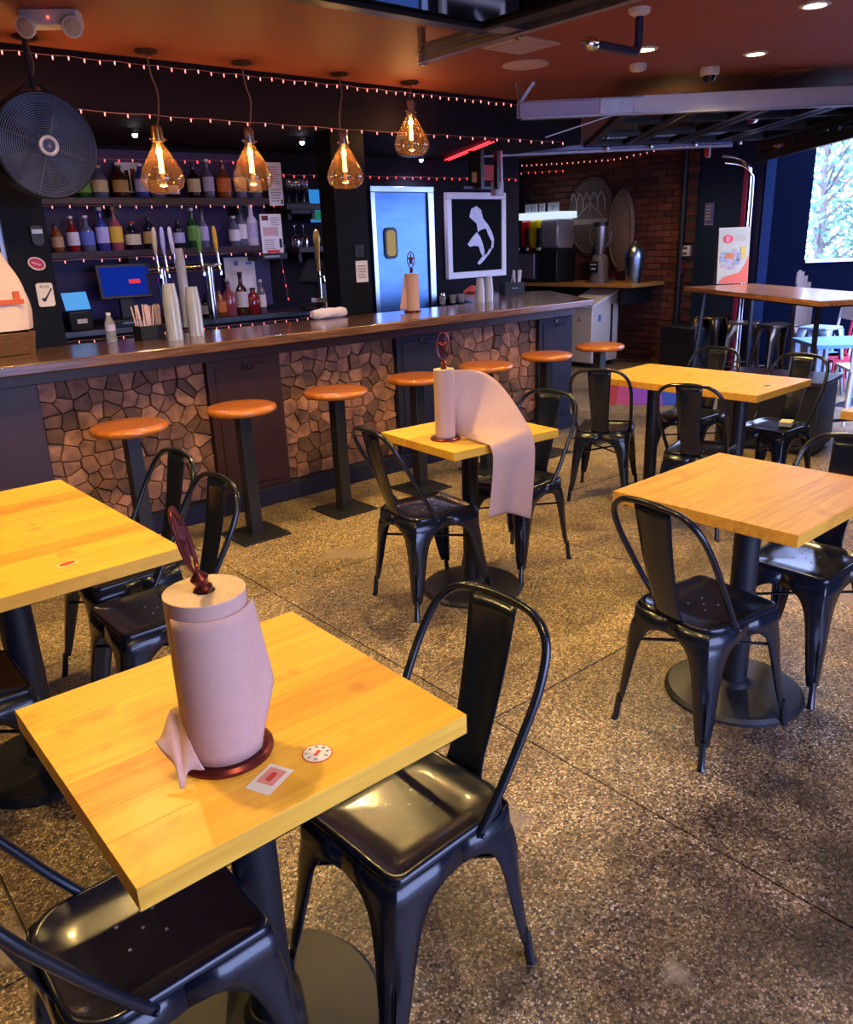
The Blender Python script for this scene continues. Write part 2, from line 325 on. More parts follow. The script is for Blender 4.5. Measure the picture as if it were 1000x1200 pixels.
# ceiling
struct('ceiling', MB().prism([(XW, YN), (FC.x+.3, YN), (FD.x+.5, FD.y), (XB+.2, YA), (XW, YA)], CEIL, CEIL+.15), CEILM)
struct('wall_left', MB().box((XW-.15, YN, 0), (XW, YA, CEIL)), DARKW)
struct('wall_back', MB().box((XW, YB, 0), (6.68, YB+.12, CEIL)), DARKW)
struct('wall_alcove', MB().box((6.56, YB+.12, 0), (6.68, YA, CEIL)).box((6.56, YA, 0), (XB+.1, YA+.12, CEIL)), DARKW)
nw = struct('wall_near', MB().box((XW, YN-.15, 0), (.25, YN, CEIL)).box((3.05, YN-.15, 0), (FC.x+.1, YN, CEIL)).box((.25, YN-.15, 2.42), (3.05, YN, CEIL)), NAVY)
def facade_box(mb, t0, t1, z0, z1, th=.16):
    a = FA+fdir*t0; b = FA+fdir*t1
    mb.prism([tuple(a), tuple(b), tuple(b+fnor*th), tuple(a+fnor*th)][::-1], z0, z1); return mb
L2 = (FB-FA).length
struct('wall_facade', facade_box(MB(), (FC-FA).dot(fdir), 0, 0, CEIL), NAVY)
cdir = (FD-FB).normalized(); cnor = Vector((cdir.y, -cdir.x))
struct('wall_corner', MB().prism([tuple(FB), tuple(FB+cnor*.16), tuple(FD+cnor*.16), tuple(FD)], 0, CEIL), NAVY)
struct('wall_header', facade_box(MB(), 0, L2, 2.47, CEIL), NAVY)
struct('trim_1', facade_box(MB(), L2-.05, L2-.005, 0, 2.34, .10), mat('navy_door_jamb', (.006, .014, .05), .8, spec=.1))
# brick wall, brick by brick
bw = struct('wall_right', MB().box((XB+.02, FD.y, 0), (XB+.25, YA, CEIL)), MORTAR)
bl, bh, joint = .21, .066, .010
bmesh_ = [MB().add([(0,0,0),(0,bl-.002,0),(0,bl,bh),(0,.001,bh),(d,0,0),(d,bl,0),(d,bl,bh),(d,0,bh)], [(0,1,2,3),(4,5,6,7),(0,4,5,1),(1,5,6,2),(2,6,7,3),(3,7,4,0)]).mesh('brick', BRICKM) for d in (.034, .036, .038)]
cand = []
for r_ in range(int(CEIL/(bh+joint))):
    y = FD.y + (0 if r_ % 2 else -.11)
    while y < YA:
        z = r_*(bh+joint); cand.append((y, z)); y += bl+joint
def bscore(c):
    y, z = c; return (0 if (z > 1.0 and z < 2.35) else 1.2)+abs(y-6.1)
cand = [c for c in cand if c[0] >= FD.y-.001 and c[0]+bl <= YA]
cand.sort(key=bscore); rest = MB()
for k, (y, z) in enumerate(cand):
    if k < 298: obj('brick', random.choice(bmesh_), bw, (XB-random.uniform(.004, .014), y, z))
    else: rest.box((XB-random.uniform(.004, .014), y, z), (XB+.03, y+bl, z+bh))
tag(rest.build('brickwork', BRICKM, bw), kind='stuff')
# dropped soffit over the bar
SY, SZ = 4.88, 2.31
struct('trim_2', MB().box((XW, SY, SZ), (5.95, YB, CEIL-.002)), SOFM)
PIL = mat('black_pillar_paint', (.0022, .0022, .0045), .5, spec=.15)
struct('trim_3', MB().box((1.235, 4.955, 0), (1.455, 5.12, SZ)), PIL)
struct('trim_4', MB().box((3.40, 4.965, 0), (3.68, 5.15, SZ)), PIL)
# outside: paved patio, low navy parapet, neighbouring wall
struct('ground', MB().box((-20, -25, -.16), (40, YN-.16, -.13)).box((6.2, -3, -.15), (40, 30, -.125)), mat('patio_concrete', (.22, .24, .28), .8, 0, .5, 3))
nwall = MB(); a = FB-fdir*.004-fnor*.0; b = a+fnor*.50
nwall.prism([tuple(a), tuple(b), tuple(b+fdir*.12), tuple(a+fdir*.12)], -.12, 2.9)
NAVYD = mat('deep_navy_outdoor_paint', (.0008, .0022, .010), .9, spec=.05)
struct('wall_patio', nwall, NAVYD)
d_p = fw*FPX + rt*(946-500) - up*(304-600); k_p = (a.dot(fdir))/(d_p.x*fdir.x+d_p.y*fdir.y); PZ = HCAM+d_p.z*k_p-.035
c2_ = b+fnor*7
par2 = struct('wall_parapet', MB().prism([tuple(b+fnor*.002), tuple(c2_), tuple(c2_+fdir*.12), tuple(b+fnor*.002+fdir*.12)], -.12, PZ), NAVYD)
MB().prism([tuple(b+fnor*.002-fdir*.02), tuple(c2_-fdir*.02), tuple(c2_+fdir*.14), tuple(b+fnor*.002+fdir*.14)], PZ, PZ+.03).build('parapet_cap', GALV, par2)
# trees beyond the parapet
LEAF = mat('pale_green_foliage', (.22, .46, .33), .7, 0, .5, 3, objrand=.2)
BARK = mat('grey_bark', (.30, .26, .22), .9)
for k, (px, dd_, hh, lb) in enumerate(((958, 15.5, 4.6, 'pale leafy tree beyond the parapet, nearest the navy patio wall'), (1012, 16.5, 5.2, 'pale leafy tree beyond the parapet, at the right frame edge'))):
    q = at(px, 300, 'z', 1.5); q = Vector((q.x, q.y, 0)).normalized()*dd_; t = thing('tree', lb, 'tree', (q.x, q.y, -.12), 0, 'trees beyond the patio')
    MB().tube([(0, 0, 0), (.05, 0, hh*.35), (.1, .1, hh*.7)], [.09, .07, .03], 8).build('trunk', BARK, t)
    br = MB(); lf = MB()
    for i in range(30):
        a_ = random.uniform(0, 2*PI); z0 = hh*random.uniform(.10, .75); p0 = Vector((.06, .03, z0)); e = p0+Vector((math.cos(a_), math.sin(a_), .6))*random.uniform(.5, 1.35)
        br.tube([p0, (p0+e)/2+Vector((0, 0, .1)), e], [.035, .02, .008], 5)
        for j in range(70):
            c_ = e+Vector((random.gauss(0, .5), random.gauss(0, .5), random.gauss(0, .45))); u_ = Vector((random.gauss(0, 1), random.gauss(0, 1), random.gauss(0, 1))).normalized(); v_ = u_.orthogonal().normalized()
            s_ = random.uniform(.04, .09); lf.add([c_-u_*s_, c_+v_*s_*.6, c_+u_*s_, c_-v_*s_*.6], [(0, 1, 2, 3)])
    br.build('branches', BARK, t)
    tag(lf.build('foliage', LEAF, t), kind='stuff')

# ------------------------------------------------------------------ tables
def table(name, label, cx, cy, w, d, rz, top_z, th, wm, nb, base_r, col_r, cols=((0, 0),)):
    t = thing(name, label, 'table', (cx, cy, 0), rz)
    top = MB().box((-w/2+.002, -d/2+.002, top_z-th), (w/2-.002, d/2-.002, top_z-.004)).build('tabletop', wm, t)
    wm2 = MAPLE3 if wm is MAPLE else wm
    ws = [random.uniform(.75, 1.3) for _ in range(nb)]; s = sum(ws); y = -d/2
    for i, q in enumerate(ws):
        q = q/s*d; MB().box((-w/2, y+.0002, top_z-th+.001), (w/2, y+q-.0002, top_z)).build('board', wm2 if (i % 4 == 2) else wm, top, bevel=.0007); y += q
    for i, (ox, oy) in enumerate(cols):
        MB().lathe([(col_r, .035), (col_r, top_z-th-.012)], 24, (ox, oy, 0)).build('column', BLACKMAT, t)
        MB().lathe([(base_r, 0), (base_r, .010), (base_r-.012, .022), (base_r*.55, .030), (col_r+.018, .038), (col_r+.006, .052), (col_r, .056)], 40, (ox, oy, 0)).build('base_plate', BLACKMAT, t)
        MB().box((ox-.15, oy-.03, top_z-th-.012), (ox+.15, oy+.03, top_z-th)).box((ox-.03, oy-.15, top_z-th-.012), (ox+.03, oy+.15, top_z-th)).build('mounting_bracket', BLACKMAT, t)
    return t
TZ = .76
table('dining_table', 'square maple table in the foreground with stickers and a large paper towel roll', .535, 1.212, .602, .594, 0, TZ, .040, MAPLE, 6, .235, .045)
table('dining_table', 'square amber table at right with a single round black base', 2.425, 1.238, .665, .619, .011, TZ, .038, MAPLE2, 6, .235, .043)
table('dining_table', 'small square maple table in the middle with towel paper draped over its edge', 2.385, 2.551, .59, .522, -.062, TZ, .036, MAPLE, 5, .235, .038)
table('dining_table', 'long amber table at the back right, four chairs around it', 4.183, 2.535, .622, 1.044, .023, TZ, .038, MAPLE2, 9, .20, .038, ((0, -.28), (0, .28)))
table('dining_table', 'maple table at the left edge with a small red sticker', .505, 2.615, .63, 1.04, .02, TZ, .038, MAPLE, 9, .22, .050, ((-.06, -.10),))
fe = at(985, 482, 'z', TZ)
table('dining_table', 'table cut off by the right frame edge, only its corner showing', fe.x+.33, fe.y-.30, .62, .62, .02, TZ, .038, MAPLE2, 5, .22, .04)

# ------------------------------------------------------------------ chairs
def make_chair():
    t = thing('metal_chair', '', 'chair')
    SW, SF, SR = .155, .165, -.175; FX, FF, FR = .18, .225, -.20
    # seat pan: rounded outline, raised rim, shallow dish
    out = rrect(-SW, SR, SW, SF, (.075, .028, .028, .075), 7)
    n = len(out); vs = []; fs = []
    rings = [(1.0, .418), (1.004, .440), (.99, .4475), (.955, .4495), (.915, .4485), (.875, .4435), (.55, .4405), (.2, .4395)]
    for k, z in rings: vs += [(x*k, (y+.005)*k-.005, z) for x, y in out]
    for j in range(len(rings)-1):
        for i in range(n): a = j*n+i; b = j*n+(i+1) % n; fs.append((a, b, b+n, a+n))
    fs.append(tuple(range((len(rings)-1)*n, len(rings)*n)))
    seat = MB().add(vs, fs).build('seat', BLACKM, t, angle=60)
    hole = MB().lathe([(.0030, .4395), (.0036, .4408), (.0024, .4410), (.0018, .4398)], 10)
    hm = hole.mesh('drain_hole', mat('hole_speck_metal', (.32, .29, .26), .4, .8))  # pale rings stand in for light specks showing through the holes
    for hx, hy in ((0, 0), (.032, .03), (-.032, .03), (.032, -.035), (-.032, -.035)): obj('drain_hole', hm, seat, (hx, hy-.01, 0))
    # legs: pressed L-section sheet with arched wings and an embossed channel
    prof = [(.436, 1.0), (.392, 1.0), (.386, .80), (.378, .68), (.366, .575), (.350, .50), (.325, .43), (.29, .375), (.24, .325), (.18, .28), (.12, .225), (.075, .17)]
    for sx in (-1, 1):
        for fy, sy in ((SF, 1), (SR, -1)):
            vs = []; fs = []; half = .170
            for z, wf in prof:
                k = (1-(z/.436)); e = k**1.0
                cx = sx*(SW+.002+(FX-SW)*e); cy = fy+sy*.002+((FF if sy > 0 else FR)-fy)*e
                if z > .43: cx *= .995
                wx = max(.012, wf*SW); wy = max(.012, wf*half)
                if wf == 1: wx = abs(cx)+.001; wy = abs(cy+.005)+.001
                ch = min(.034 if sy > 0 else .05, .45*min(wx, wy)) if z > .3 else min(.030, .5*wx)
                if z > .385: ch = .028 if sy > 0 else .055
                gd = .014*max(0, math.sin(PI*min(1, max(0, (z-.075)/.205)))) if .075 < z < .28 else 0
                P1 = Vector((cx-sx*ch, cy, z)); P2 = Vector((cx, cy-sy*ch, z)); mid = Vector((cx-sx*ch*.27, cy-sy*ch*.27, z)); inn = Vector((-sx, -sy, 0)).normalized()
                pts = [Vector((cx-sx*wx, cy, z)), Vector((cx-sx*(wx+ch)/2, cy, z)), P1, P1.lerp(mid, .6), P1.lerp(mid, .85)+inn*gd, mid+inn*gd, P2.lerp(mid, .85)+inn*gd, P2.lerp(mid, .6), P2, Vector((cx, cy-sy*(wy+ch)/2, z)), Vector((cx, cy-sy*wy, z))]
                vs += pts
            m_ = 11
            for j in range(len(prof)-1):
                for i in range(m_-1): a = j*m_+i; fs.append((a, a+1, a+1+m_, a+m_))
            lg = MB().add(vs, fs).build('leg', BLACKM, t, angle=50, solid=.0035)
            k = 1-.08/.436; px = sx*(SW+(FX-SW)*k); py = fy+((FF if sy > 0 else FR)-fy)*k
            MB().tube([(px-sx*.006, py-sy*.006, .095), (sx*(FX-.004), ((FF if sy > 0 else FR)-sy*.004), .012), (sx*FX, (FF if sy > 0 else FR), 0)], [.0105, .0115, .0125], 10).build('foot', BLACKM, lg)
    # tubular hoop
    pts = [(.157, -.055, .425), (.166, -.105, .50), (.174, -.17, .61), (.176, -.222, .70), (.160, -.262, .775), (.115, -.281, .818), (.055, -.287, .831), (0, -.289, .834)]
    full = smooth(pts+[(-x, y, z) for x, y, z in pts[-2::-1]], 5)
    hoop = MB().tube(full, .0098, 10).build('back_frame', BLACKM, t, angle=80)
    for sx in (-1, 1): MB().sphere((sx*.168, -.058, .43), .006, 8).build('rivet', BLACKM, hoop)
    # pressed sheet splat with embossed arc
    vs = []; fs = []; R_ = 12; C_ = 8
    for j in range(R_+1):
        f = j/R_; z = .432+(.826-.432)*f; y = -.176-.108*f**1.05+(.02*math.sin(PI*f)*-.6)
        hw = .046+.022*f+(.010*(1-f/.12) if f < .12 else 0)
        for i in range(C_+1):
            u = i/C_*2-1; vs.append((hw*u, y+.006*(u*u)-(0.003 if .80 < f < .88 and abs(u) < .6 else 0), z+(.0 if f < 1 else -.004*u*u)))
    for j in range(R_):
        for i in range(C_): a = j*(C_+1)+i; fs.append((a, a+1, a+C_+2, a+C_+1))
    MB().add(vs, fs).build('backrest', BLACKM, t, angle=60, solid=.003)
    # brace under the seat
    xb = MB(); 
    xb.tube([(-.150, .165, .30), (.150, -.165, .30)], .0055, 6); xb.tube([(.150, .165, .305), (-.150, -.165, .305)], .0055, 6)
    xb.build('cross_brace', BLACKM, t)
    return t
CH = [(.840, 1.116, 93, 'black metal chair at the right side of the foreground table, warm gleam on its seat'),
      (.312, 1.185, -90, 'black metal chair cut by the bottom left corner, half under the foreground table'),
      (.235, 2.34, -90, 'black metal chair at the left frame edge, only its seat corner in view'),
      (.850, 2.456, 91, 'black metal chair tucked under the left table, right behind the large paper roll'),
      (.905, 2.90, 93, 'black metal chair at the left table furthest along, its hoop before the stone panel'),
      (2.181, 2.613, -96, 'black metal chair on the left of the middle table, seat gleaming white'),
      (2.760, 2.609, 98, 'black metal chair on the right of the middle table behind the hanging towel paper'),
      (2.153, 1.216, -97, 'black metal chair on the near left of the right table, back to the camera'),
      (2.727, 1.173, 90, 'black metal chair with blue window glare on its seat, right of the right table'),
      (3.969, 3.011, -62, 'black metal chair at the left end of the long back table, turned askew'),
      (3.864, 2.291, -75, 'black metal chair before the long back table, back squarely to the camera'),
      (4.62, 2.82, 92, 'black metal chair behind the long back table, only its hoop above the tabletop'),
      (4.62, 2.268, 89, 'black metal chair with napkins on its seat, far right of the long back table')]
chair0 = make_chair(); GCH = 'black metal bistro chairs'
for i, (x, y, a, lb) in enumerate(CH):
    if i == 0: chair0.location = (x, y, 0); chair0.rotation_euler = (0, 0, math.radians(a)); chair0['label'] = lb; chair0['group'] = GCH
    else: dup(chair0, (x, y, 0), math.radians(a), lb, GCH)
# folded napkins on the seat of the far chair
nk = thing('napkin_stack', 'short stack of cream napkins on the far right chair seat', 'napkins', (4.64, 2.20, .4495), .3)
for k in range(3): MB().box((-.05, -.035, .009*k), (.05, .035, .009*k+.008)).build('napkin', mat('cream_napkin', (.75, .66, .42), .8), nk, loc=(random.uniform(-.004, .004), 0, .0005), bevel=.002)

# ------------------------------------------------------------------ bar counter
CT, CB = 1.07, 1.015
bar = thing('bar_counter', 'long dark wood bar counter faced with cut stone panels', 'bar counter', (2.2, 4.45, 0))
bar_o = Vector((2.2, 4.45, 0))
def L_(p): return Vector(p)-bar_o
# countertop with the angled return at its right end
ctp = [(-1.6, 4.258), (5.40, 4.258), (6.15, 5.40), (5.35, 5.92), (4.72, 4.95), (-1.6, 4.95)]
ct = MB().prism([(x-2.2, y-4.45) for x, y in ctp], CB, CT).build('countertop', BARW, bar, bevel=.008)
# plinth and body behind the facing
MB().box(L_((-1.5, 4.50, 0)), L_((5.28, 4.86, CB))).build('carcass', GROUT, bar)
MB().prism([(x-2.2, y-4.45) for x, y in [(4.9, 4.87), (5.28, 4.87), (5.95, 5.36), (5.40, 5.72)]], 0, CB).build('return_body', NAVYP, bar)
MB().box(L_((-1.5, 4.395, 0)), L_((5.34, 4.499, .115))).build('kickboard', NAVYP, bar, bevel=.004)
MB().box(L_((-1.5, 4.40, .945)), L_((5.34, 4.499, CB))).build('top_rail', MAHOG, bar, bevel=.003)
for x0, x1 in ((-.3, 1.115), (2.048, 2.54), (3.465, 3.915), (4.93, 5.34)):
    pn = MB().box(L_((x0, 4.425, .115)), L_((x1, 4.499, .945))).build('pilaster', MAHOG if x1 < 3 else NAVYP, bar, bevel=.004)
    if x1 > 2: MB().box(L_((x0+.05, 4.418, .16)), L_((x1-.05, 4.425, .90))).build('raised_panel', MAHOG if x1 < 3 else NAVYP, pn, bevel=.003)
    # coat hook under the rail
    hx = (x0+x1)/2; hk = MB()
    for s_ in (-1, 1): hk.tube([(hx-2.2+s_*.012, -.026, .90), (hx-2.2+s_*.02, -.05, .875), (hx-2.2+s_*.032, -.075, .885), (hx-2.2+s_*.036, -.08, .905)], .004, 6)
    hk.box((hx-2.2-.018, -.032, .88), (hx-2.2+.018, -.0255, .925)).build('coat_hook', BLACKMAT, pn)
def clip(poly, px, py, nx, ny):   # keep (p-P).n <= 0
    out = []
    for i in range(len(poly)):
        a = poly[i]; b = poly[(i+1) % len(poly)]; da = (a[0]-px)*nx+(a[1]-py)*ny; db = (b[0]-px)*nx+(b[1]-py)*ny
        if da <= 0: out.append(a)
        if da*db < 0: t = da/(da-db); out.append((a[0]+(b[0]-a[0])*t, a[1]+(b[1]-a[1])*t))
    return out
def stone_panel(x0, x1, z0, z1, nx, nz, jit):
    p = MB().box(L_((x0, 4.485, z0)), L_((x1, 4.499, z1))).build('stone_panel', GROUT, bar)
    W = (x1-x0)/nx; H = (z1-z0)/nz; S = []
    for i in range(nx):
        for j in range(nz): S.append((x0+(i+.5+random.uniform(-jit, jit))*W, z0+(j+.5+random.uniform(-jit, jit))*H))
    for a in S:
        poly = [(x0+.002, z0+.002), (x1-.002, z0+.002), (x1-.002, z1-.002), (x0+.002, z1-.002)]
        for b in S:
            dx, dz = b[0]-a[0], b[1]-a[1]; d = math.hypot(dx, dz)
            if d < 1e-6 or d > .4: continue
            dx /= d; dz /= d; k = d/2-.0018; poly = clip(poly, a[0]+dx*k, a[1]+dz*k, dx, dz)
            if len(poly) < 3: break
        if len(poly) < 3: continue
        cx = sum(q[0] for q in poly)/len(poly); cz = sum(q[1] for q in poly)/len(poly)
        dep = random.uniform(.018, .034); tx, tz = random.uniform(-.06, .06), random.uniform(-.06, .06); n = len(poly); vs = []
        for k, f in ((1, 0), (1, .75), (.90, 1)):
            for q in poly:
                X = (q[0]-cx)*k; Z = (q[1]-cz)*k; vs.append((X, -(dep*f+(X*tx+Z*tz if f else 0)), Z))
        fs = [(j*n+i, j*n+(i+1) % n, (j+1)*n+(i+1) % n, (j+1)*n+i) for j in range(2) for i in range(n)]+[tuple(range(2*n, 3*n))]
        MB().add(vs, fs).build('stone', STONEM, p, loc=(cx-2.2, 4.485-4.45, cz), angle=25)
stone_panel(1.118, 2.046, .117, .944, 11, 10, .42)
stone_panel(2.542, 3.463, .117, .944, 10, 10, .42)
stone_panel(3.917, 4.928, .117, .944, 10, 9, .42)

# ------------------------------------------------------------------ bar stools
st0 = thing('bar_stool', '', 'stool')
MB().lathe([(.150, .712), (.176, .714), (.188, .722), (.191, .734), (.187, .746), (.176, .752), (.12, .753), (.001, .753)], 40).build('seat', STOOLW, st0, angle=60)
MB().box((-.036, -.036, .012), (.036, .036, .706)).build('post', BLACKMAT, st0, bevel=.004)
MB().box((-.10, -.10, .704), (.10, .10, .712)).build('seat_bracket', BLACKMAT, st0)
bpp = MB().box((-.15, -.15, 0), (.15, .15, .010)).build('base_plate', BLACKMAT, st0, bevel=.002)
for sx in (-1, 1):
    for sy in (-1, 1): MB().cyl((sx*.12, sy*.12, .010), .009, .006, 6).build('bolt', BLACKMAT, bpp)
MB().prism([(-.05, -.05), (.05, -.05), (.05, .05), (-.05, .05)], .010, .016).build('weld_collar', BLACKMAT, bpp)
whr = ['leftmost, before the left stone panel', 'second from the left, before the mahogany pilaster', 'third from the left, before the middle stone panel', 'fourth from the left, behind the middle table roll', 'fifth from the left, behind the draped towel paper', 'sixth from the left, by the last navy pilaster', 'rightmost, in front of the white cooler']
for i in range(7):
    loc = (1.393+.624*i, 3.977, 0); lb = 'round wooden bar stool on black post, '+whr[i]
    if i == 0: st0.location = loc; st0['label'] = lb; st0['group'] = 'fixed bar stools'
    else: dup(st0, loc, 0, lb, 'fixed bar stools')

# ------------------------------------------------------------------ paper towel rolls on star-topped holders
def ring_disc(mb, r0, r1, z0, z1, seg=36):
    return mb.lathe([(r0, z0), (r1, z0), (r1, z1), (r0, z1), (r0, z0)], seg, cap=False)
def star_finial(parent, z, rz, h=.112, wd=.026, tilt=0):
    o = MB(); o.lathe([(.014, 0), (.015, .004), (.010, .008), (.012, .016), (.015, .022), (.008, .03), (.005, .034)], 14)
    o.tube([(wd*math.sin(a), 0, .034+h/2-h/2*math.cos(a)) for a in [2*PI*i/24 for i in range(24)]], .0035, 8, closed=True)
    f = o.build('finial', COPPER, parent, loc=(0, 0, z)); f.rotation_mode = 'QUATERNION'; f.rotation_quaternion = Quaternion((0, 1, 0), tilt) @ Quaternion((0, 0, 1), rz)
    s = MB(); c = Vector((0, 0, .034+h*.5)); P = []
    for i in range(10):
        a = PI/2+i*PI/5; r = (.5 if i % 2 == 0 else .2)
        P.append(c+Vector((math.cos(a)*r*2*wd, 0, math.sin(a)*r*h)))
    vs = P+[c+Vector((0, -.006, 0)), c+Vector((0, .006, 0))]
    s.add(vs, [(i, (i+1) % 10, 10) for i in range(10)]+[((i+1) % 10, i, 11) for i in range(10)]).build('star', COPPER, f, angle=10)
    return f
def paper_roll(label, loc, rz, R, H, base_r, fz, tilt=0, group=None):
    t = thing('paper_towel_holder', label, 'paper towels', loc, rz, group)
    MB().lathe([(base_r, 0), (base_r, .006), (base_r-.006, .011), (.0, .011)], 40).build('base', COPPER, t)
    MB().cyl((0, 0, .011), .006, H+.012, 12).build('rod', COPPER, t)
    star_finial(t, H+.012, fz, tilt=tilt)
    return t
ROLL_H = .285
t = paper_roll('large brown paper towel roll on a star-topped holder, on the foreground table', (.468, 1.118, TZ), 0, .066, ROLL_H, .080, math.radians(54), tilt=-.24)
# front roll: spiral outer sheet with a loose flap
def roll_mesh(R, H, z0, seg=72):
    vs = []; fs = []
    lev = [(0, z0), (0, z0+H)]
    mb = MB(); mb.lathe([(R, z0), (R*1.005, z0+H*.3), (R*1.0, z0+H*.7), (R, z0+H)], seg, cap=False)
    return mb
r = roll_mesh(.064, ROLL_H-.002, .012).build('paper_roll', TISSUE, t, angle=60)
c = MB(); ring_disc(c, .019, .0642, ROLL_H+.0085, ROLL_H+.0105); c.build('roll_end', TISSUEC, r, angle=30, label='tan cut end of the roll')
c = MB(); c.lathe([(.019, .02), (.019, ROLL_H+.010), (.0175, ROLL_H+.010), (.0175, .02)], 24, cap=False); c.build('cardboard_core', TISSUEC, r)
def sheet(fn, nu, nv, name, parent, m=TISSUE, solid=.0012):
    vs = [fn(u/nu, v/nv) for u in range(nu+1) for v in range(nv+1)]
    fs = [(u*(nv+1)+v, (u+1)*(nv+1)+v, (u+1)*(nv+1)+v+1, u*(nv+1)+v+1) for u in range(nu) for v in range(nv)]
    return MB().add(vs, fs).build(name, m, parent, angle=180, solid=solid)
def outer(u, v):     # a wrap that starts at the left, goes round the front and lifts off at the right
    a = math.radians(-170+150*u); Rr = .0655+.001*u
    lift = max(0, (u-.80)/.20); vv = v*(1-.42*lift)+.42*lift*(1 if v > 0 else .9); z = .014+(ROLL_H-.028)*vv
    Rr += .026*lift**1.5*(1-.75*v); z += -.0*lift
    x = Rr*math.cos(a); y = Rr*math.sin(a)
    return (x, y, z)
sheet(outer, 60, 14, 'outer_sheet', r)
def tail(u, v):     # torn tail crumpled against the left of the roll, standing up at its back
    x = -.058-.045*u-.006*math.sin(4*v+3*u); y = -.045+.075*v+.008*math.sin(5*u)
    z = .014+.085*v*(1-.55*u)+.010*math.sin(4*u+3*v)**2-.012*u*(1-v)
    return (x, y, max(z, .001))
sheet(tail, 16, 8, 'torn_tail', r, TISSUE)
# middle roll with towel paper pulled over the table edge
t2 = paper_roll('slim paper towel roll on the middle table, paper trailing off its right side', (2.213, 2.515, TZ), 0, .045, .29, .066, math.radians(-40))
r2 = roll_mesh(.043, .286, .012).build('paper_roll', TISSUE, t2, angle=60)
c = MB(); ring_disc(c, .016, .0432, .2965, .2985); c.build('roll_end', TISSUEC, r2, angle=30)
# the pulled-out length: leaves the roll, bellies down to the table, folds over the front edge and hangs
EX = Vector((0, 0, 0))
def pulled(u, v):
    # u along the paper, v across its width (0 = near/lower edge, 1 = far/upper edge)
    b0 = Vector((.030, -.236, .004)); b1 = Vector((.285, -.232, .020))
    if u < .6:
        s = u/.6
        a0 = Vector((.043, -.012, .016)); a1 = Vector((.043, -.002, .292))
        lo = a0.lerp(b0, s); hi = a1.lerp(b1, s)+Vector((.075*math.sin(PI*s)+.02*s*(1-s), .09*math.sin(PI*s), .085*math.sin(PI*s**1.15)))
        p = lo.lerp(hi, v); p += Vector((0, 0, -.030*math.sin(PI*s)*math.sin(PI*v)*(1.4-v)))
        p += Vector((0, -.012, .012))*math.sin(2*PI*v)*s*(1-s)*2
        p.z = max(p.z, .0035)
        return tuple(p)
    s = (u-.6)/.4
    q = b0.lerp(b1, v); fold = math.sin(PI*min(1, s*6)/2)
    return (q.x-.035*s-.03*s*v+.006*math.sin(4*s), q.y-.022*fold-.016*math.sin(7*v+.5)*s-.03*s*(v > .7)*(v-.7)*3, q.z*(1-fold)+.002-.285*s*(1+.20*v*v)*1.02)
sheet(pulled, 60, 22, 'pulled_paper', r2, TISSUE)
t3 = paper_roll('paper towel roll standing on the bar counter before the metal door', (3.90, 4.76, CT), 0, .05, .27, .065, math.radians(-40))
r3 = roll_mesh(.052, .262, .012).build('paper_roll', TISSUE, t3, angle=60)
c = MB(); ring_disc(c, .017, .0522, .2725, .2745); c.build('roll_end', TISSUEC, r3, angle=30)
sheet(lambda u, v: (-.045-.065*u*(1-v*.85), .02*u, .016+.245*v), 8, 10, 'loose_sheet', r3, TISSUE)

# ------------------------------------------------------------------ stickers
WHITEPR = mat('white_sticker_vinyl', (.78, .74, .70), .4); REDPR = mat('red_print', (.62, .05, .04), .5); BLKPR = mat('black_print', (.02, .02, .025), .5)
sk = thing('round_sticker', 'round white sticker with a ring of letters on the foreground table', 'sticker', (.576, 1.002, TZ), math.radians(28))
MB().cyl((0, 0, .0003), .0255, .0006, 36).build('red_rim', REDPR, sk); MB().cyl((0, 0, .0009), .0235, .0004, 36).build('disc', WHITEPR, sk)
MB().box((-.0075, -.003, .0013), (.0075, .003, .0018)).build('red_band', REDPR, sk)
for i, ch_ in enumerate('DSTARBAE'):
    a = math.radians(200-i*42); text('letter', ch_, .008, BLKPR, sk, Vector((math.cos(a)*.017, math.sin(a)*.017, .0013)), Matrix.Rotation(a-PI/2, 3, 'Z'))
s2 = thing('square_sticker', 'white square sticker with a red block beside the large roll base', 'sticker', (.487, .998, TZ), math.radians(24))
MB().prism(rrect(-.038, -.022, .030, .024, .002), .0003, .0008).build('sheet', WHITEPR, s2)
MB().prism(rrect(-.018, -.014, .022, .017, .002), .0008, .0012).build('pink_block', mat('faded_pink_print', (.72, .30, .27), .5), s2)
MB().prism(rrect(-.010, -.004, .012, .006, .001), .0012, .0016).build('red_band', REDPR, s2)
s3 = thing('oval_sticker', 'small red oval sticker on the left table', 'sticker', (.548, 2.212, TZ), math.radians(12))
MB().prism(rrect(-.028, -.017, .028, .017, .008), .0003, .0007).build('sheet', mat('cream_sticker', (.80, .60, .25), .5), s3)
MB().prism([(.023*math.cos(a), .012*math.sin(a)) for a in [2*PI*i/24 for i in range(24)]], .0007, .0012).build('red_oval', REDPR, s3)
s4 = thing('worn_sticker', 'worn pale round sticker near the back corner of the right table', 'sticker', (2.665, 1.437, TZ), 0)
ms = MB(); ring_disc(ms, .021, .025, .0003, .0009); ms.build('ring', mat('faded_beige_print', (.70, .45, .22), .5), s4)
MB().prism(rrect(-.014, -.009, .014, .009, .004), .0003, .0008).build('blot', MATS['faded_beige_print'], s4)
s5 = thing('dark_sticker', 'small dark sticker at the right end of the long back table', 'sticker', tuple(at(899, 452, 'z', TZ)), 0)
MB().prism(rrect(-.035, -.018, .035, .018, .006), .0003, .0009).build('sheet', mat('brown_print', (.16, .06, .03), .5), s5)
MB().prism(rrect(-.055, -.028, .055, .028, .006), .0001, .0003).build('backing', mat('cream_sticker', (.80, .60, .25), .5), s5)

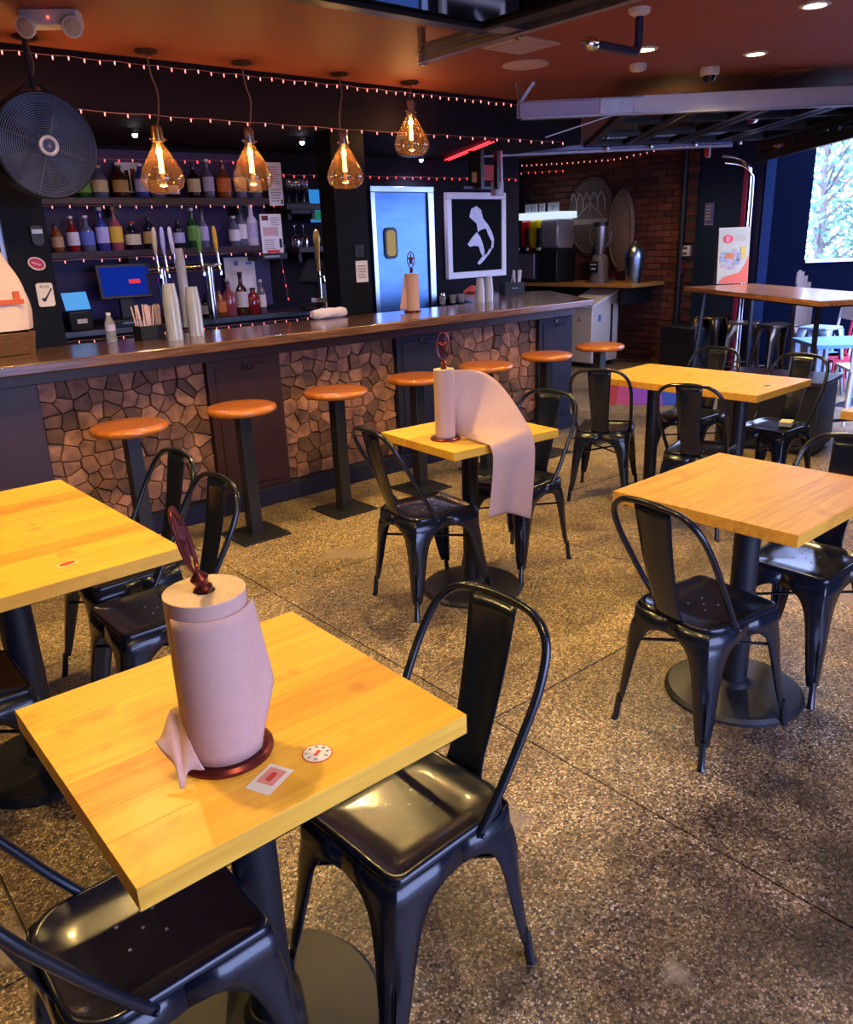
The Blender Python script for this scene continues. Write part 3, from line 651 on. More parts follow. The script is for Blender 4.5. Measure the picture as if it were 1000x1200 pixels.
# ------------------------------------------------------------------ back bar: counter and shelves
SHW = mat('dark_stained_shelf', (.035, .018, .022), .4, 0, .4, 4, stretch=(1, 12, 12))
bb = thing('back_bar_counter', 'low black back bar counter with a steel edge under the bottle shelves', 'counter', (2.5, 6.1, 0))
MB().box((-1.6, -.17, 0), (1.75, .19, 1.02)).build('cabinet', NAVYP, bb)
MB().box((-1.6, -.20, 1.02), (1.75, .19, 1.06)).build('worktop', SHW, bb, bevel=.004)
MB().box((-1.6, -.206, 1.022), (1.75, -.2005, 1.058)).build('steel_edge', STEEL, bb)
for i in range(5):
    d_ = MB().box((-1.1+i*.55, -.19, .12), (-1.1+i*.55+.51, -.171, .98)).build('cabinet_door', SHW, bb, bevel=.003)
    MB().tube([(-1.1+i*.55+.46, -.192, .70), (-1.1+i*.55+.46, -.215, .71), (-1.1+i*.55+.46, -.215, .80), (-1.1+i*.55+.46, -.192, .81)], .006, 8).build('handle', CHROME, d_)
S1, S2_ = 1.585, 1.94
def shelf(name, lb, x0, x1, z):
    t = thing(name, lb, 'shelf', ((x0+x1)/2, 6.18, z)); w2 = (x1-x0)/2
    MB().box((-w2, -.14, -.045), (w2, .112, 0)).build('board', SHW, t, bevel=.003)
    for k in (-.8, 0, .8): MB().box((k*w2-.015, -.08, -.12), (k*w2+.015, .112, -.045)).build('bracket', BLACKMAT, t)
    return t
shelf('bottle_shelf', 'lower dark wooden shelf full of liquor bottles', 1.05, 3.62, S1)
shelf('bottle_shelf', 'upper dark wooden shelf full of liquor bottles', 1.05, 3.52, S2_)
shelf('glass_shelf', 'short dark shelf right of the poster holding stemmed glasses', 3.66, 4.25, 1.90)
PURP = mat('violet_back_panel', (.03, .018, .10), .5)
tag(MB().box((-1.3, -.005, -.5), (1.1, .0, .68)).build('violet_backdrop', PURP, loc=(2.5, 6.2995, 1.6)), 'violet painted panel behind the bottle shelves', 'panel')

def bottle(lb, px, base_z, hpx, rpx, glassm, labm, capm, kind='bottle', Y=6.13, group='bottles on the back bar', lab=(.18, .55), sq=False):
    p = at(px, 0, 'y', Y); 
    # place on the shelf at depth Y under the pixel column
    q = at(px, {S1: 294, S2_: 231, 1.06: 362}.get(base_z, 300), 'y', Y)
    s = (Vector((q.x, Y, base_z))-Vector((0, 0, HCAM))).dot(fw)/FPX
    h = hpx*s*1.03; r = rpx*s
    t = thing('liquor_bottle', lb, kind, (q.x, Y, base_z+.0005), random.uniform(-.3, .3), group)
    sh = {'b': [(.92, 0), (1, .02), (1, .52), (.82, .62), (.36, .72), (.33, .93), (.38, .94), (.38, .965)],
          't': [(.92, 0), (1, .02), (1, .62), (.75, .74), (.34, .84), (.32, .95), (.34, .965)],
          'q': [(.92, 0), (1, .02), (1, .70), (.7, .78), (.38, .82), (.36, .93), (.36, .94)]}['q' if sq else ('b' if hpx > 36 else 't')]
    MB().lathe([(a*r, b*h) for a, b in sh], 4 if False else 18).build('body', glassm, t, angle=50)
    MB().lathe([(.40*r, .93*h), (.42*r, .94*h), (.42*r, h), (.38*r, 1.005*h)], 12).build('cap', capm, t)
    if labm: MB().lathe([(1.015*r, lab[0]*h), (1.015*r, lab[1]*h)], 18, cap=False).build('label', labm, t)
    return t
G_ = {k: mat('bottle_'+k, c, .08, 0, 0, coat=.4, spec=.8) for k, c in dict(clear=(.10, .10, .17), amber=(.20, .055, .012), brown=(.05, .016, .008), green=(.008, .06, .016), red=(.20, .012, .012), blue=(.03, .04, .22), dark=(.010, .008, .014), pink=(.28, .06, .09)).items()}
P_ = {k: mat('label_'+k, c, .6, 0, .35, 40) for k, c in dict(white=(.68, .64, .68), cream=(.62, .50, .30), yellow=(.72, .42, .03), red=(.5, .04, .03), orange=(.62, .16, .03), lav=(.45, .42, .68), gold=(.45, .28, .08), blue=(.10, .15, .5), green=(.12, .30, .05), tan=(.50, .30, .16)).items()}
CAP = {k: mat('cap_'+k, c, .4, .2) for k, c in dict(white=(.6, .6, .6), black=(.015, .015, .015), gold=(.5, .33, .08), red=(.4, .02, .02)).items()}
UP = [(99, 30, 9, 'green', 'green', 'black', 'squat green-labelled bottle beside the fan guard'), (119, 34, 9, 'clear', 'cream', 'gold', 'round bottle with oval cream label left of the poster'), (143, 34, 9, 'brown', 'gold', 'black', 'dark bottle with round gold label before the poster'), (168, 36, 8, 'blue', 'lav', 'white', 'lavender-labelled bottle seen through the leftmost lit bulb'),
      (186, 34, 8, 'clear', 'gold', 'gold', 'gold-labelled bottle behind the leftmost lit bulb'), (204, 24, 7, 'dark', 'white', 'black', 'low dark bottle just right of the leftmost bulb'), (229, 37, 7.5, 'dark', 'cream', 'black', 'dark bottle with cream label and bird on the upper shelf'), (246, 41, 6.5, 'clear', 'lav', 'white', 'slim clear bottle with silver label'), (264, 38, 8.5, 'amber', 'orange', 'black', 'amber whiskey bottle with orange label'), (283, 40, 7, 'clear', 'cream', 'red', 'red-capped bottle left of the second bulb'), (300, 36, 7, 'clear', 'white', 'white', 'clear bottle behind the second bulb')]
for px, h, r, g_, l_, c_, lb in UP: bottle(lb+', upper shelf' if 'shelf' not in lb else lb, px, S2_, h, r, G_[g_], P_[l_], CAP[c_])
LOW = [(69, 30, 7, 'amber', 'tan', 'black', 'tan-labelled bottle at the left end of the lower shelf'), (88, 38, 7, 'red', 'white', 'white', 'reddish square bottle with white cap, lower shelf'), (105, 38, 8, 'clear', 'blue', 'white', 'clear bottle with blue and white label, lower shelf'), (123, 46, 7.5, 'blue', 'lav', 'white', 'tall lavender-labelled bottle, lower shelf'), (139, 46, 7.5, 'pink', 'yellow', 'gold', 'pink bottle with a bright yellow label, lower shelf'), (158, 30, 9, 'dark', 'cream', 'red', 'squat dark bottle with a broad cream label, lower shelf'),
       (178, 34, 7.5, 'dark', 'gold', 'black', 'dark bottle with gold label behind the left tap'), (212, 30, 6.5, 'dark', 'lav', 'black', 'dark bottle between the tap handles'), (229, 42, 6.5, 'green', 'green', 'white', 'green bottle with white cap, lower shelf'), (241, 40, 6, 'clear', 'lav', 'black', 'slim clear bottle right of the green one'), (277, 32, 6.5, 'clear', 'white', 'white', 'small bottle with white diamond label, lower shelf'), (286, 42, 6, 'clear', 'white', 'black', 'white-labelled bottle beside the frosted one'), (298, 44, 7.5, 'clear', 'lav', 'white', 'frosted white bottle at the right end of the lower shelf')]
G_['frost'] = mat('bottle_frosted', (.62, .60, .74), .35)
for px, h, r, g_, l_, c_, lb in LOW: bottle(lb, px, S1, h, r, G_['frost' if 'frosted white' in lb else g_], P_[l_], CAP[c_])
CTR = [(243, 26, 7, 'dark', 'white', 'black', 'dark bottle with white label on the back counter'), (258, 30, 8, 'amber', 'orange', 'black', 'squat amber bottle with orange label on the back counter'), (270, 40, 8, 'pink', None, 'white', 'clear rose-tinted bottle on the back counter'), (285, 46, 7, 'brown', 'white', 'black', 'brown whiskey bottle with a neck seal on the back counter'), (298, 28, 8, 'red', None, 'black', 'stout dark red bottle on the back counter'), (308, 36, 5, 'clear', 'white', 'white', 'slim clear bottle in a white dish on the back counter')]
for px, h, r, g_, l_, c_, lb in CTR: bottle(lb, px, 1.06, h, r, G_[g_], P_[l_] if l_ else None, CAP[c_], Y=6.02)
# stemmed glasses on and under the small shelf
CLG = glass('clear_glassware', (.86, .84, .92), .35)
def wine_glass(lb, x, y, z, k=1, up_=True):
    t = thing('stemmed_glass', lb, 'glass', (x, y, z), 0, 'stemmed glasses')
    pr = [(.032, 0), (.030, .003), (.005, .008), (.004, .07), (.012, .08), (.036, .105), (.042, .135), (.036, .18)]
    if not up_: pr = [(a, .18-b) for a, b in pr][::-1]
    MB().lathe([(a*k, b*k) for a, b in pr], 18, cap=False).build('bowl', CLG, t, angle=60)
for i, px in enumerate((338, 347, 356)):
    q = at(px, 225, 'y', 6.15); wine_glass('stemmed glass on the small shelf, '+('left of three', 'middle of three', 'right of three')[i], q.x, 6.15, 1.9005, 1.1)
for i, px in enumerate((346, 356)):
    q = at(px, 280, 'y', 6.15); wine_glass('upturned stemmed glass below the small shelf, '+('left', 'right')[i], q.x, 6.15, 1.5605, 1.0, False)
shelf('rack_shelf', 'narrow rack shelf under the upturned glasses', 3.75, 4.15, 1.56)

# ------------------------------------------------------------------ posters, screens, registers
def flat_sign(name, lb, cat, px0, py0, px1, py1, Y, m, parts=(), th=.006, extra=None, slant=0):
    a = at(px0, py0, 'y', Y); b = at(px1, py1, 'y', Y); cx, cz = (a.x+b.x)/2, (a.z+b.z)/2; w_, h_ = abs(b.x-a.x), abs(a.z-b.z)
    t = thing(name, lb, cat, (cx, Y, cz)); t.rotation_euler = (0, slant, 0)
    MB().box((-w_/2, 0, -h_/2), (w_/2, th, h_/2)).build('sheet', m, t)
    for nm, x0, z0, x1, z1, mm in parts: MB().box((-w_/2+x0*w_, -.0015, -h_/2+z0*h_), (-w_/2+x1*w_, -.0002, -h_/2+z1*h_)).build(nm, mm, t)
    return t, w_, h_
GREYPR = mat('grey_print', (.30, .26, .28), .6)
def lines(x0, x1, z0, z1, n, m=GREYPR):
    return [('text_line', x0, z0+(z1-z0)*i/n, x1-random.uniform(0, .25)*(x1-x0), z0+(z1-z0)*(i+.45)/n, m) for i in range(n)]
flat_sign('menu_poster', 'tall white printed menu poster behind the second bulb', 'poster', 312, 190, 333, 241, 6.03, PAPER, lines(.15, .88, .5, .93, 8, mat('rose_print', (.5, .25, .25), .6))+lines(.12, .9, .1, .42, 5)+[('black_mark', .82, .04, .95, .14, BLKPR)])
flat_sign('menu_poster', 'white printed menu poster with a dark red logo, right of the bottles', 'poster', 304, 251, 333, 297, 6.03, PAPER, [('dark_logo', .08, .84, .38, .96, mat('maroon_print', (.12, .02, .02), .5)), ('rose_block', .10, .45, .80, .68, mat('soft_rose_print', (.55, .33, .33), .6)), ('black_strip', .82, .15, .95, .38, BLKPR), ('red_line', .2, .03, .8, .10, REDPR)]+lines(.5, .92, .72, .95, 4)+lines(.1, .7, .12, .4, 5))
flat_sign('drip_tray_sign', 'dark strip sign under the menu poster', 'sign', 307, 297, 337, 303, 6.03, mat('dark_strip', (.02, .02, .025), .4), [('silver_bar', .1, .3, .7, .6, GALV)])
flat_sign('notice_sheet', 'pale lavender notice sheet behind the counter bottles', 'poster', 262, 302, 302, 345, 6.20, PAPER, [('blue_stamp', .3, .78, .45, .9, P_['blue']), ('blue_line', .7, .8, .9, .86, P_['blue'])])
flat_sign('photo_print', 'group photo print propped on the upper shelf', 'picture', 134, 190, 167, 226, 6.24, PAPER, [('figure', .35, .05, .52, .75, G_['brown']), ('figure', .6, .05, .8, .8, G_['amber']), ('figure', .12, .05, .3, .6, BLKPR)])
flat_sign('blue_cooler_card', 'blue-green glowing screen left of the right pillar', 'screen', 362, 222, 389, 260, 6.22, emis('blue_green_screen', (.03, .22, .60), 1.0), [('green_patch', .15, .05, .5, .35, emis('green_screen', (.02, .25, .16), .6)), ('red_patch', .75, .02, .97, .3, emis('dim_red_screen', (.25, .03, .05), .6))])
tag(MB().box((0, 0, 0), (.2, .16, .10)).build('speaker_box', BLACKMAT, loc=at(341, 247, 'y', 6.07)-Vector((0, 0, .03)), bevel=.01), 'small black box under the stemmed glasses', 'box')
# left register
def register(lb, px, py, Y, w_, h_, tilt, rz, scr, red=True):
    c = at(px, py, 'y', Y); t = thing('cash_register', lb, 'register', (c.x, Y, 1.0605), rz)
    z = c.z-1.06; R = Matrix.Rotation(-tilt, 3, 'X')
    MB().obox((0, 0, z), (w_, .03, h_), R).build('housing', BLACKMAT, t, bevel=.004)
    s = MB().obox(R @ Vector((0, -.017, 0))+Vector((0, 0, z)), (w_*.88, .003, h_*.84), R).build('screen', scr, t)
    if red: MB().obox(R @ Vector((w_*.2, -.020, -h_*.02))+Vector((0, 0, z)), (w_*.22, .002, h_*.12), R).build('red_icon', emis('red_icon_glow', (.8, .05, .08), .9), s)
    MB().box((-.05, -.01, .05), (.05, .05, z)).build('stand', BLACKMAT, t, bevel=.006); MB().box((-w_*.42, -.10, 0), (w_*.42, .12, .05)).build('cash_drawer', BLACKMAT, t, bevel=.005)
    MB().box((-w_*.2, -.105, .02), (w_*.2, -.101, .034)).build('drawer_slot', CHROME, t)
register('register with a blue touch screen on the back counter', 145, 330, 5.98, .36, .24, math.radians(12), math.radians(-8), emis('royal_blue_screen', (.008, .035, .42), .6))
register('register seen edge on, its screen tilted, near the right pillar', 372, 318, 5.75, .30, .22, math.radians(38), math.radians(-75), BLACKMAT, False)
pr = thing('receipt_printer', 'small black printer with a sky blue screen at the left end of the back counter', 'printer', (at(88, 360, 'y', 5.98).x, 5.98, 1.0605), .1)
MB().box((-.08, -.07, 0), (.08, .08, .13)).build('housing', BLACKMAT, pr, bevel=.008)
MB().obox((0, -.03, .20), (.17, .012, .12), Matrix.Rotation(-.35, 3, 'X')).build('screen', emis('sky_blue_screen', (.10, .38, .85), .9), pr)
MB().box((-.03, -.072, .05), (.04, -.0705, .08)).build('white_badge', WHITEP, pr); MB().box((-.02, -.02, .12), (.02, .02, .2)).build('neck', BLACKMAT, pr)
# beer tap tower
tw = thing('beer_tower', 'chrome beer tap tower with five handles in front of the bottles', 'beer taps', (0, 5.86, 1.06))
xa, xb = at(176, 314, 'y', 5.80).x, at(263, 314, 'y', 5.80).x; zt = at(220, 314, 'y', 5.8).z-1.06
MB().tube([(xa, 0, zt), (xb, 0, zt)], .032, 14).build('crossbar', CHROME, tw)
for f in (.18, .82):
    MB().tube([(xa+(xb-xa)*f, 0, 0), (xa+(xb-xa)*f, 0, zt)], .035, 14).build('pillar', CHROME, tw)
taps = [(186, 58, 'cream', 'yellow'), (196, 66, 'lav', 'lav'), (207, 62, 'white', 'white'), (238, 60, 'green', 'green'), (258, 64, 'yellow', 'yellow')]
for px, hp, c1, c2 in taps:
    x = at(px, 314, 'y', 5.78).x
    fct = MB().tube([(x, -.03, zt), (x, -.075, zt+.005), (x, -.085, zt-.03), (x, -.085, zt-.06)], .010, 8).tube([(x, -.07, zt), (x, -.06, zt+.10)], .009, 8).build('faucet', CHROME, tw)
    MB().lathe([(.007, 0), (.011, .02), (.017, .08), (.016, .16), (.010, .19), (.0, .20)], 12, (x, -.058, zt+.09), Matrix.Rotation(.05*random.uniform(-1, 1), 3, 'Y')).build('tap_handle', P_[c1], fct)
gt = thing('tap_handle', 'tall gold tap handle beside the blue-green screen', 'tap handle', tuple(at(374, 318, 'y', 5.6)))
MB().lathe([(.012, 0), (.014, .1), (.022, .2), (.030, .24), (.020, .30), (.0, .32)], 12).build('handle', mat('polished_gold_plastic', (.55, .38, .10), .3, .6), gt)
MB().tube([(0, 0, -.20), (0, 0, 0)], .012, 10).tube([(0, 0, -.04), (0, -.06, -.04), (0, -.065, -.08)], .008, 8).build('faucet', CHROME, gt)
MB().box((-.06, -.05, -.235), (.06, .05, -.20)).build('foot', CHROME, gt)

# ------------------------------------------------------------------ things on the bar counter
def onbar(px, py, z=CT): return at(px, py, 'z', z)
PINKST = mat('pale_pink_straw', (.72, .52, .52), .5); WHITST = mat('white_straw', (.72, .68, .74), .5)
def straw_caddy(lb, px, py, w_, d_, h_, n, L0, m, rz=0, spread=.04):
    c = onbar(px, py); t = thing('straw_caddy', lb, 'caddy', (c.x, c.y, CT), rz)
    mb = MB(); e = .004
    mb.box((-w_/2, -d_/2, 0), (w_/2, -d_/2+e, h_)).box((-w_/2, d_/2-e, 0), (w_/2, d_/2, h_)).box((-w_/2, -d_/2+e, 0), (-w_/2+e, d_/2-e, h_)).box((w_/2-e, -d_/2+e, 0), (w_/2, d_/2-e, h_)).box((-w_/2+e, -d_/2+e, 0), (w_/2-e, d_/2-e, .006)).box((-.002, -d_/2+e, .006), (.002, d_/2-e, h_*.9))
    mb.build('box', BLACKMAT, t)
    for i in range(n):
        x = random.uniform(-w_*.42, w_*.42); y = random.uniform(-d_*.36, d_*.36); k = spread*random.uniform(-1, 1)+x*.25
        MB().tube([(x, y, .008), (x+k, y+random.uniform(-.01, .01), L0+random.uniform(-.008, .008))], .0035, 6).build('straw', m, t)
    return t
straw_caddy('black caddy packed with pink-white straws beside the plastic cup stacks', 176, 398, .15, .10, .085, 26, .20, PINKST, .1, .012)
sc2 = straw_caddy('black napkin and straw caddy at the right end of the bar', 600, 345, .20, .13, .11, 3, .21, WHITST, -.35, .05)
for i in range(11):
    x = .06+random.uniform(-.022, .022); MB().tube([(x, random.uniform(-.02, .02), .01), (x*1.0+(x-.06)*1.6, random.uniform(-.03, .03), .215)], .006, 6).build('straw', WHITST, sc2)
MB().box((-.03, -.0665, .055), (.03, -.0651, .062)).build('silver_script', GALV, sc2)
CUPM = mat('translucent_plastic_cup', (.78, .82, .92), .12, 0, 0, coat=.5, trans=.6, ior=1.2)
def cup_stack(lb, px, py, n, r, hpx, m=CUPM, grp='stacked plastic cups'):
    c = onbar(px, py); s = (Vector((c.x, c.y, CT))-Vector((0, 0, HCAM))).dot(fw)/FPX; H = hpx*s*1.04; ch = .11; st = (H-ch)/(n-1)
    t = thing('cup_stack', lb, 'cups', (c.x, c.y, CT), 0, grp)
    for i in range(n): MB().lathe([(r, 0), (r*.985, .006), (r*.76, ch-.006), (r*.74, ch), (.001, ch)][::1], 22, (0, 0, i*st), cap=False).build('cup', m, t, angle=50)
    return t
cup_stack('tall upturned stack of clear plastic cups beside the straws', 206, 398, 14, .047, 61)
cup_stack('shorter upturned stack of clear plastic cups, right of the tall one', 231, 393, 12, .047, 53)
cup_stack('narrow cup stack standing behind the two others', 221, 383, 16, .034, 84)
for i, (px, py, n_, r_, hp) in enumerate(((563, 354, 6, .040, 26), (573, 353, 6, .040, 27))):
    cup_stack('stacked clear tumblers left of the black caddy, '+('left stack', 'right stack')[i], px, py, n_, r_, hp, grp='stacked tumblers at the bar end')
for i, (px, py) in enumerate(((519, 357), (531, 355), (541, 354))):
    c = onbar(px, py); t = thing('shot_glass', 'small clear glass on the bar right of the paper roll, '+('left of three', 'middle of three', 'right of three')[i], 'glass', (c.x, c.y, CT), 0, 'small glasses on the bar')
    MB().lathe([(.022, .001), (.030, .065), (.028, .065), (.020, .008), (.0, .008)], 18, cap=False).build('body', mat('clear_cast_glass', (.6, .62, .7), .06, trans=.8), t, angle=50)
    MB().lathe([(.012, .062), (.022, .07), (.018, .09), (.004, .10)], 14).build('spout', CHROME, t) if i == 0 else None
# water bottle
c = onbar(132, 402); wb = thing('water_bottle', 'small clear plastic water bottle at the left of the bar', 'bottle', (c.x, c.y, CT))
MB().lathe([(.026, 0), (.029, .006), (.029, .03), (.027, .034), (.029, .038), (.029, .06), (.026, .075), (.029, .09), (.028, .115), (.013, .15), (.012, .158)], 20).build('body', mat('clear_pet_plastic', (.75, .80, .88), .08, trans=.75, ior=1.2), wb, angle=50)
MB().cyl((0, 0, .158), .014, .014, 16).build('cap', WHITEP, wb); MB().lathe([(.0295, .07), (.0295, .105)], 20, cap=False).build('label', P_['lav'], wb)
# rolled towel
c = onbar(386, 373); tw_ = thing('rolled_towel', 'rolled white bar towel lying along the counter', 'towel', (c.x, c.y, CT), math.radians(4))
vs = []; fs = []; nU, nV = 26, 20
for i in range(nU+1):
    u = i/nU; sc_ = (.72+.28*math.sin(PI*min(1, max(0, u*3 if u < .33 else (1-u)*3 if u > .67 else .5)))) if (u < .17 or u > .83) else 1
    for j in range(nV):
        a = 2*PI*j/nV; r_ = .036*sc_*(1+.06*math.sin(3*a+9*u)+.04*math.sin(23*u+a)); vs.append((-.145+.29*u, r_*1.15*math.cos(a), .036+max(-.036, r_*math.sin(a))))
for i in range(nU):
    for j in range(nV): a = i*nV+j; b = i*nV+(j+1) % nV; fs.append((a, b, b+nV, a+nV))
fs += [tuple(range(nV)), tuple(range(nU*nV, nU*nV+nV))[::-1]]
MB().add(vs, fs).build('cloth', mat('white_terry_cloth', (.72, .66, .70), .95, 0, .2, 30, .6, 120), tw_, angle=80)
sp = []
for k in range(40): a = k*.42; rr = .006+.0006*k; sp.append((-.1475, rr*math.cos(a), .036+rr*math.sin(a)))
MB().tube(sp, .0022, 5).build('rolled_edge', MATS['white_terry_cloth'], tw_)
# red rag and blue dish in the well behind the bar end
c = Vector((5.76, 6.08, 0)); rg = tag(MB().sphere((0, 0, .03), .07, 14, (1.1, .6, .45)).tube([(-.09, .02, .02), (-.02, -.02, .06), (.06, .0, .045), (.12, .01, .02)], [.02, .03, .025, .008], 8).build('crumpled_rag', mat('coral_red_cloth', (.62, .10, .07), .9, 0, .3, 20, .5, 60), loc=(c.x, c.y, 1.046)), 'crumpled red rag behind the bar before the framed picture', 'rag')
sk_ = thing('sink_basin', 'blue-lit steel basin behind the bar near the red rag', 'sink', (5.85, 6.08, .62))
MB().box((-.31, -.15, -.62), (.31, .15, .40)).build('cabinet', NAVYP, sk_); MB().box((-.33, -.17, .40), (.33, .17, .425)).build('rim', STEEL, sk_, bevel=.004)
# white jar next to pillar
c = onbar(387, 352, 1.12); c = at(387, 352, 'y', 5.3)
jr = thing('white_jar', 'small white jar behind the rolled towel', 'jar', (c.x, 5.3, 1.02)); MB().lathe([(.036, 0), (.04, .02), (.04, .08), (.033, .10), (.036, .102), (.036, .13), (.0, .135)], 18).build('body', WHITEP, jr)
MB().box((-.10, -.10, -.42), (.10, .10, 0)).build('stand', NAVYP, jr)
# wicker basket with white bags at far left
c = onbar(14, 408); bk = thing('wicker_basket', 'brown wicker basket at the left end of the bar', 'basket', (1.03, 4.80, CT))
wm = mat('brown_wicker', (.16, .07, .03), .7, 0, .5, 30)
for k in range(9):
    z = .008+k*.0125; rr_ = rrect(-.18-.002*k, -.10-.0015*k, .18+.002*k, .10+.0015*k, .03, 5)
    MB().tube([(x, y, z+.003*math.sin(i*PI)) for i, (x, y) in enumerate(rr_)], .0075, 6, closed=True).build('wicker_coil', wm, bk)
for i, (x, y) in enumerate(rrect(-.182, -.102, .182, .102, .03, 4)): MB().tube([(x, y, 0), (x*1.09, y*1.14, .118)], .005, 5).build('rib', wm, bk)
PEACH = mat('peach_plastic_film', (.80, .62, .52), .45, 0, .2, 5, .4, 12)
bg = thing('shopping_bag', 'white and peach plastic bag with orange print above the basket', 'bag', (1.07, 4.77, CT+.125), .12)
vs = []; fs = []; nU, nV = 20, 28
for i in range(nU+1):
    u = i/nU; z = .44*u
    for j in range(nV):
        a = 2*PI*j/nV; k = (1-.55*u**1.6)*(1+.07*math.sin(5*a+6*u)+.05*math.sin(9*a)); vs.append((.17*k*math.cos(a)+.02*math.sin(4*u), .07*k*math.sin(a), z+.012*math.sin(4*a)*u))
for i in range(nU):
    for j in range(nV): a = i*nV+j; b = i*nV+(j+1) % nV; fs.append((a, b, b+nV, a+nV))
fs.append(tuple(range(nU*nV, nU*nV+nV)))
MB().add(vs, fs).build('film', PEACH, bg, angle=80)
OR = mat('orange_red_print', (.70, .12, .03), .5)
MB().box((.0, -.0795, .135), (.125, -.073, .16)).box((.08, -.0745, .16), (.11, -.066, .20)).build('orange_print', OR, bg)
MB().tube([(-.05, 0, .42), (-.06, .01, .50), (-.02, .01, .52), (.01, 0, .43)], .008, 6).build('handle_loop', PEACH, bg)
# steel post at the left frame edge
tag(MB().box((-.02, -.02, 0), (.02, .02, SZ-CT)).build('steel_post', GALV, loc=(at(-2, 255, 'y', 5.0).x, 5.02, CT), bevel=.003), 'pale steel post at the left frame edge behind the bag', 'post')

# pillar decorations
def on_plane(px, py, Y): return at(px, py, 'y', Y)
PY1 = 4.953
c = on_plane(43, 277, PY1); op = thing('bottle_opener', 'black wall bottle opener with a pale blue plate on the left pillar', 'bottle opener', (c.x, PY1, c.z))
MB().prism(rrect(-.032, -.05, .032, .055, (.03, .015, .015, .03)), 0, .02).build('body', BLACKMAT, op).rotation_euler = (PI/2, 0, 0)
MB().box((-.028, -.024, .014), (.028, -.0205, .036)).build('plate', mat('pale_blue_enamel', (.45, .60, .85), .4), op)
c = on_plane(43, 309, PY1); os_ = thing('oval_decal', 'oval white and crimson decal on the left pillar', 'sticker', (c.x, PY1, c.z)); os_.rotation_euler = (0, .35, 0)
el = lambda a_, b_, n=28: [(a_*math.cos(2*PI*i/n), b_*math.sin(2*PI*i/n)) for i in range(n)]
MB().prism(el(.047, .034), 0, .002).build('sheet', WHITEPR, os_).rotation_euler = (PI/2, 0, 0)
MB().prism(el(.040, .027), .002, .0035).build('crimson_oval', mat('crimson_print', (.55, .04, .10), .5), os_).rotation_euler = (PI/2, 0, 0)
MB().box((-.028, -.0042, -.006), (.022, -.0036, .004)).build('script_line', mat('pink_print', (.75, .35, .42), .5), os_)
c = on_plane(53.5, 345, PY1); bd = thing('pipe_card', 'white rounded card with a black pipe drawing on the left pillar', 'sign', (c.x, PY1, c.z))
MB().prism(rrect(-.046, -.066, .044, .062, .014), 0, .002).build('sheet', PAPER, bd).rotation_euler = (PI/2, 0, 0)
pp = MB(); pp.prism([(-.026, -.020), (-.022, -.034), (-.012, -.040), (-.002, -.036), (.004, -.022), (.040, .030), (.034, .034), (-.002, -.014), (-.008, -.018)], .0022, .0035); pp.build('pipe_drawing', BLKPR, bd).rotation_euler = (PI/2, 0, 0)
text('lettering', 'RULE', .022, BLKPR, bd, Vector((0, -.003, .042)), Matrix.Rotation(PI/2, 3, 'X'))
for px0, py0, px1, py1, lb in ((417, 306, 432, 330, 'lavender notice card on the right pillar'),):
    flat_sign('notice_card', lb, 'sign', px0, py0, px1, py1, 4.958, PAPER, lines(.15, .85, .2, .85, 5))
flat_sign('switch_plate', 'dark switch plate above the lavender card on the right pillar', 'switch', 416, 287, 427, 301, 4.958, BLACKMAT, [('toggle', .4, .3, .6, .7, NAVYP)])

# ------------------------------------------------------------------ metal swing door, framed picture
x0, x1, zt_ = 4.70, 5.44, 2.04
DSTEEL = mat('steel_door_blue_reflection', (.10, .22, .46), .35, .9, .4, 5, .04, 60, stretch=(1, 1, 4))  # reflected blue light is put into the steel's base colour
dr = struct('door_1', MB().box((x0+.03, YB-.045, .01), (x1-.10, YB-.012, zt_-.03)), DSTEEL, bevel=.003)
MB().box((x0-.02, YB-.05, zt_-.028), (x1, YB-.002, zt_+.02)).box((x0-.02, YB-.05, 0), (x0+.028, YB-.002, zt_-.03)).box((x1-.09, YB-.07, 0), (x1-.02, YB-.002, zt_-.03)).build('door_frame', STEEL, dr, bevel=.002)
wz = at(458, 285, 'y', YB-.05); 
wf = MB().prism(rrect(-.075, -.14, .075, .14, .05, 6), 0, .014).build('window_gasket', BLACKMAT, dr, loc=(wz.x, YB-.045, wz.z)); wf.rotation_euler = (PI/2, 0, 0)
wp = MB().prism(rrect(-.052, -.115, .052, .115, .035, 6), .0142, .018).build('window_pane', emis('lit_kitchen_window', (.62, .44, .20), .55), dr, loc=(wz.x, YB-.045, wz.z)); wp.rotation_euler = (PI/2, 0, 0)
MB().box((x0+.03, YB-.052, .9), (x0+.30, YB-.0455, .95)).build('kick_rail', CHROME, dr)
# picture
pa = at(522, 226, 'y', YB-.03); pb = at(592, 322, 'y', YB-.03); pw_, ph_ = pb.x-pa.x, .82; pcx, pcz = (pa.x+pb.x)/2, 1.605
pt = thing('framed_picture', 'large black and white figure picture in a wide white frame', 'picture', (pcx, YB-.032, pcz))
fr = MB(); t_ = .062; W2, H2 = pw_/2, ph_/2
for a_, b_ in (((-W2, -H2), (W2, -H2+t_)), ((-W2, H2-t_), (W2, H2)), ((-W2, -H2+t_), (-W2+t_, H2-t_)), ((W2-t_, -H2+t_), (W2, H2-t_))):
    fr.box((a_[0], -.018, a_[1]), (b_[0], .030, b_[1]))
fr.build('frame', mat('white_painted_frame', (.72, .70, .76), .3), pt, bevel=.003)
MB().box((-W2+t_, -.002, -H2+t_), (W2-t_, .02, H2-t_)).build('print', mat('glossy_black_print', (.003, .003, .005), .5, spec=.04), pt)
FIG = mat('pale_figure_print', (.62, .60, .76), .3, 0, .5, 14)
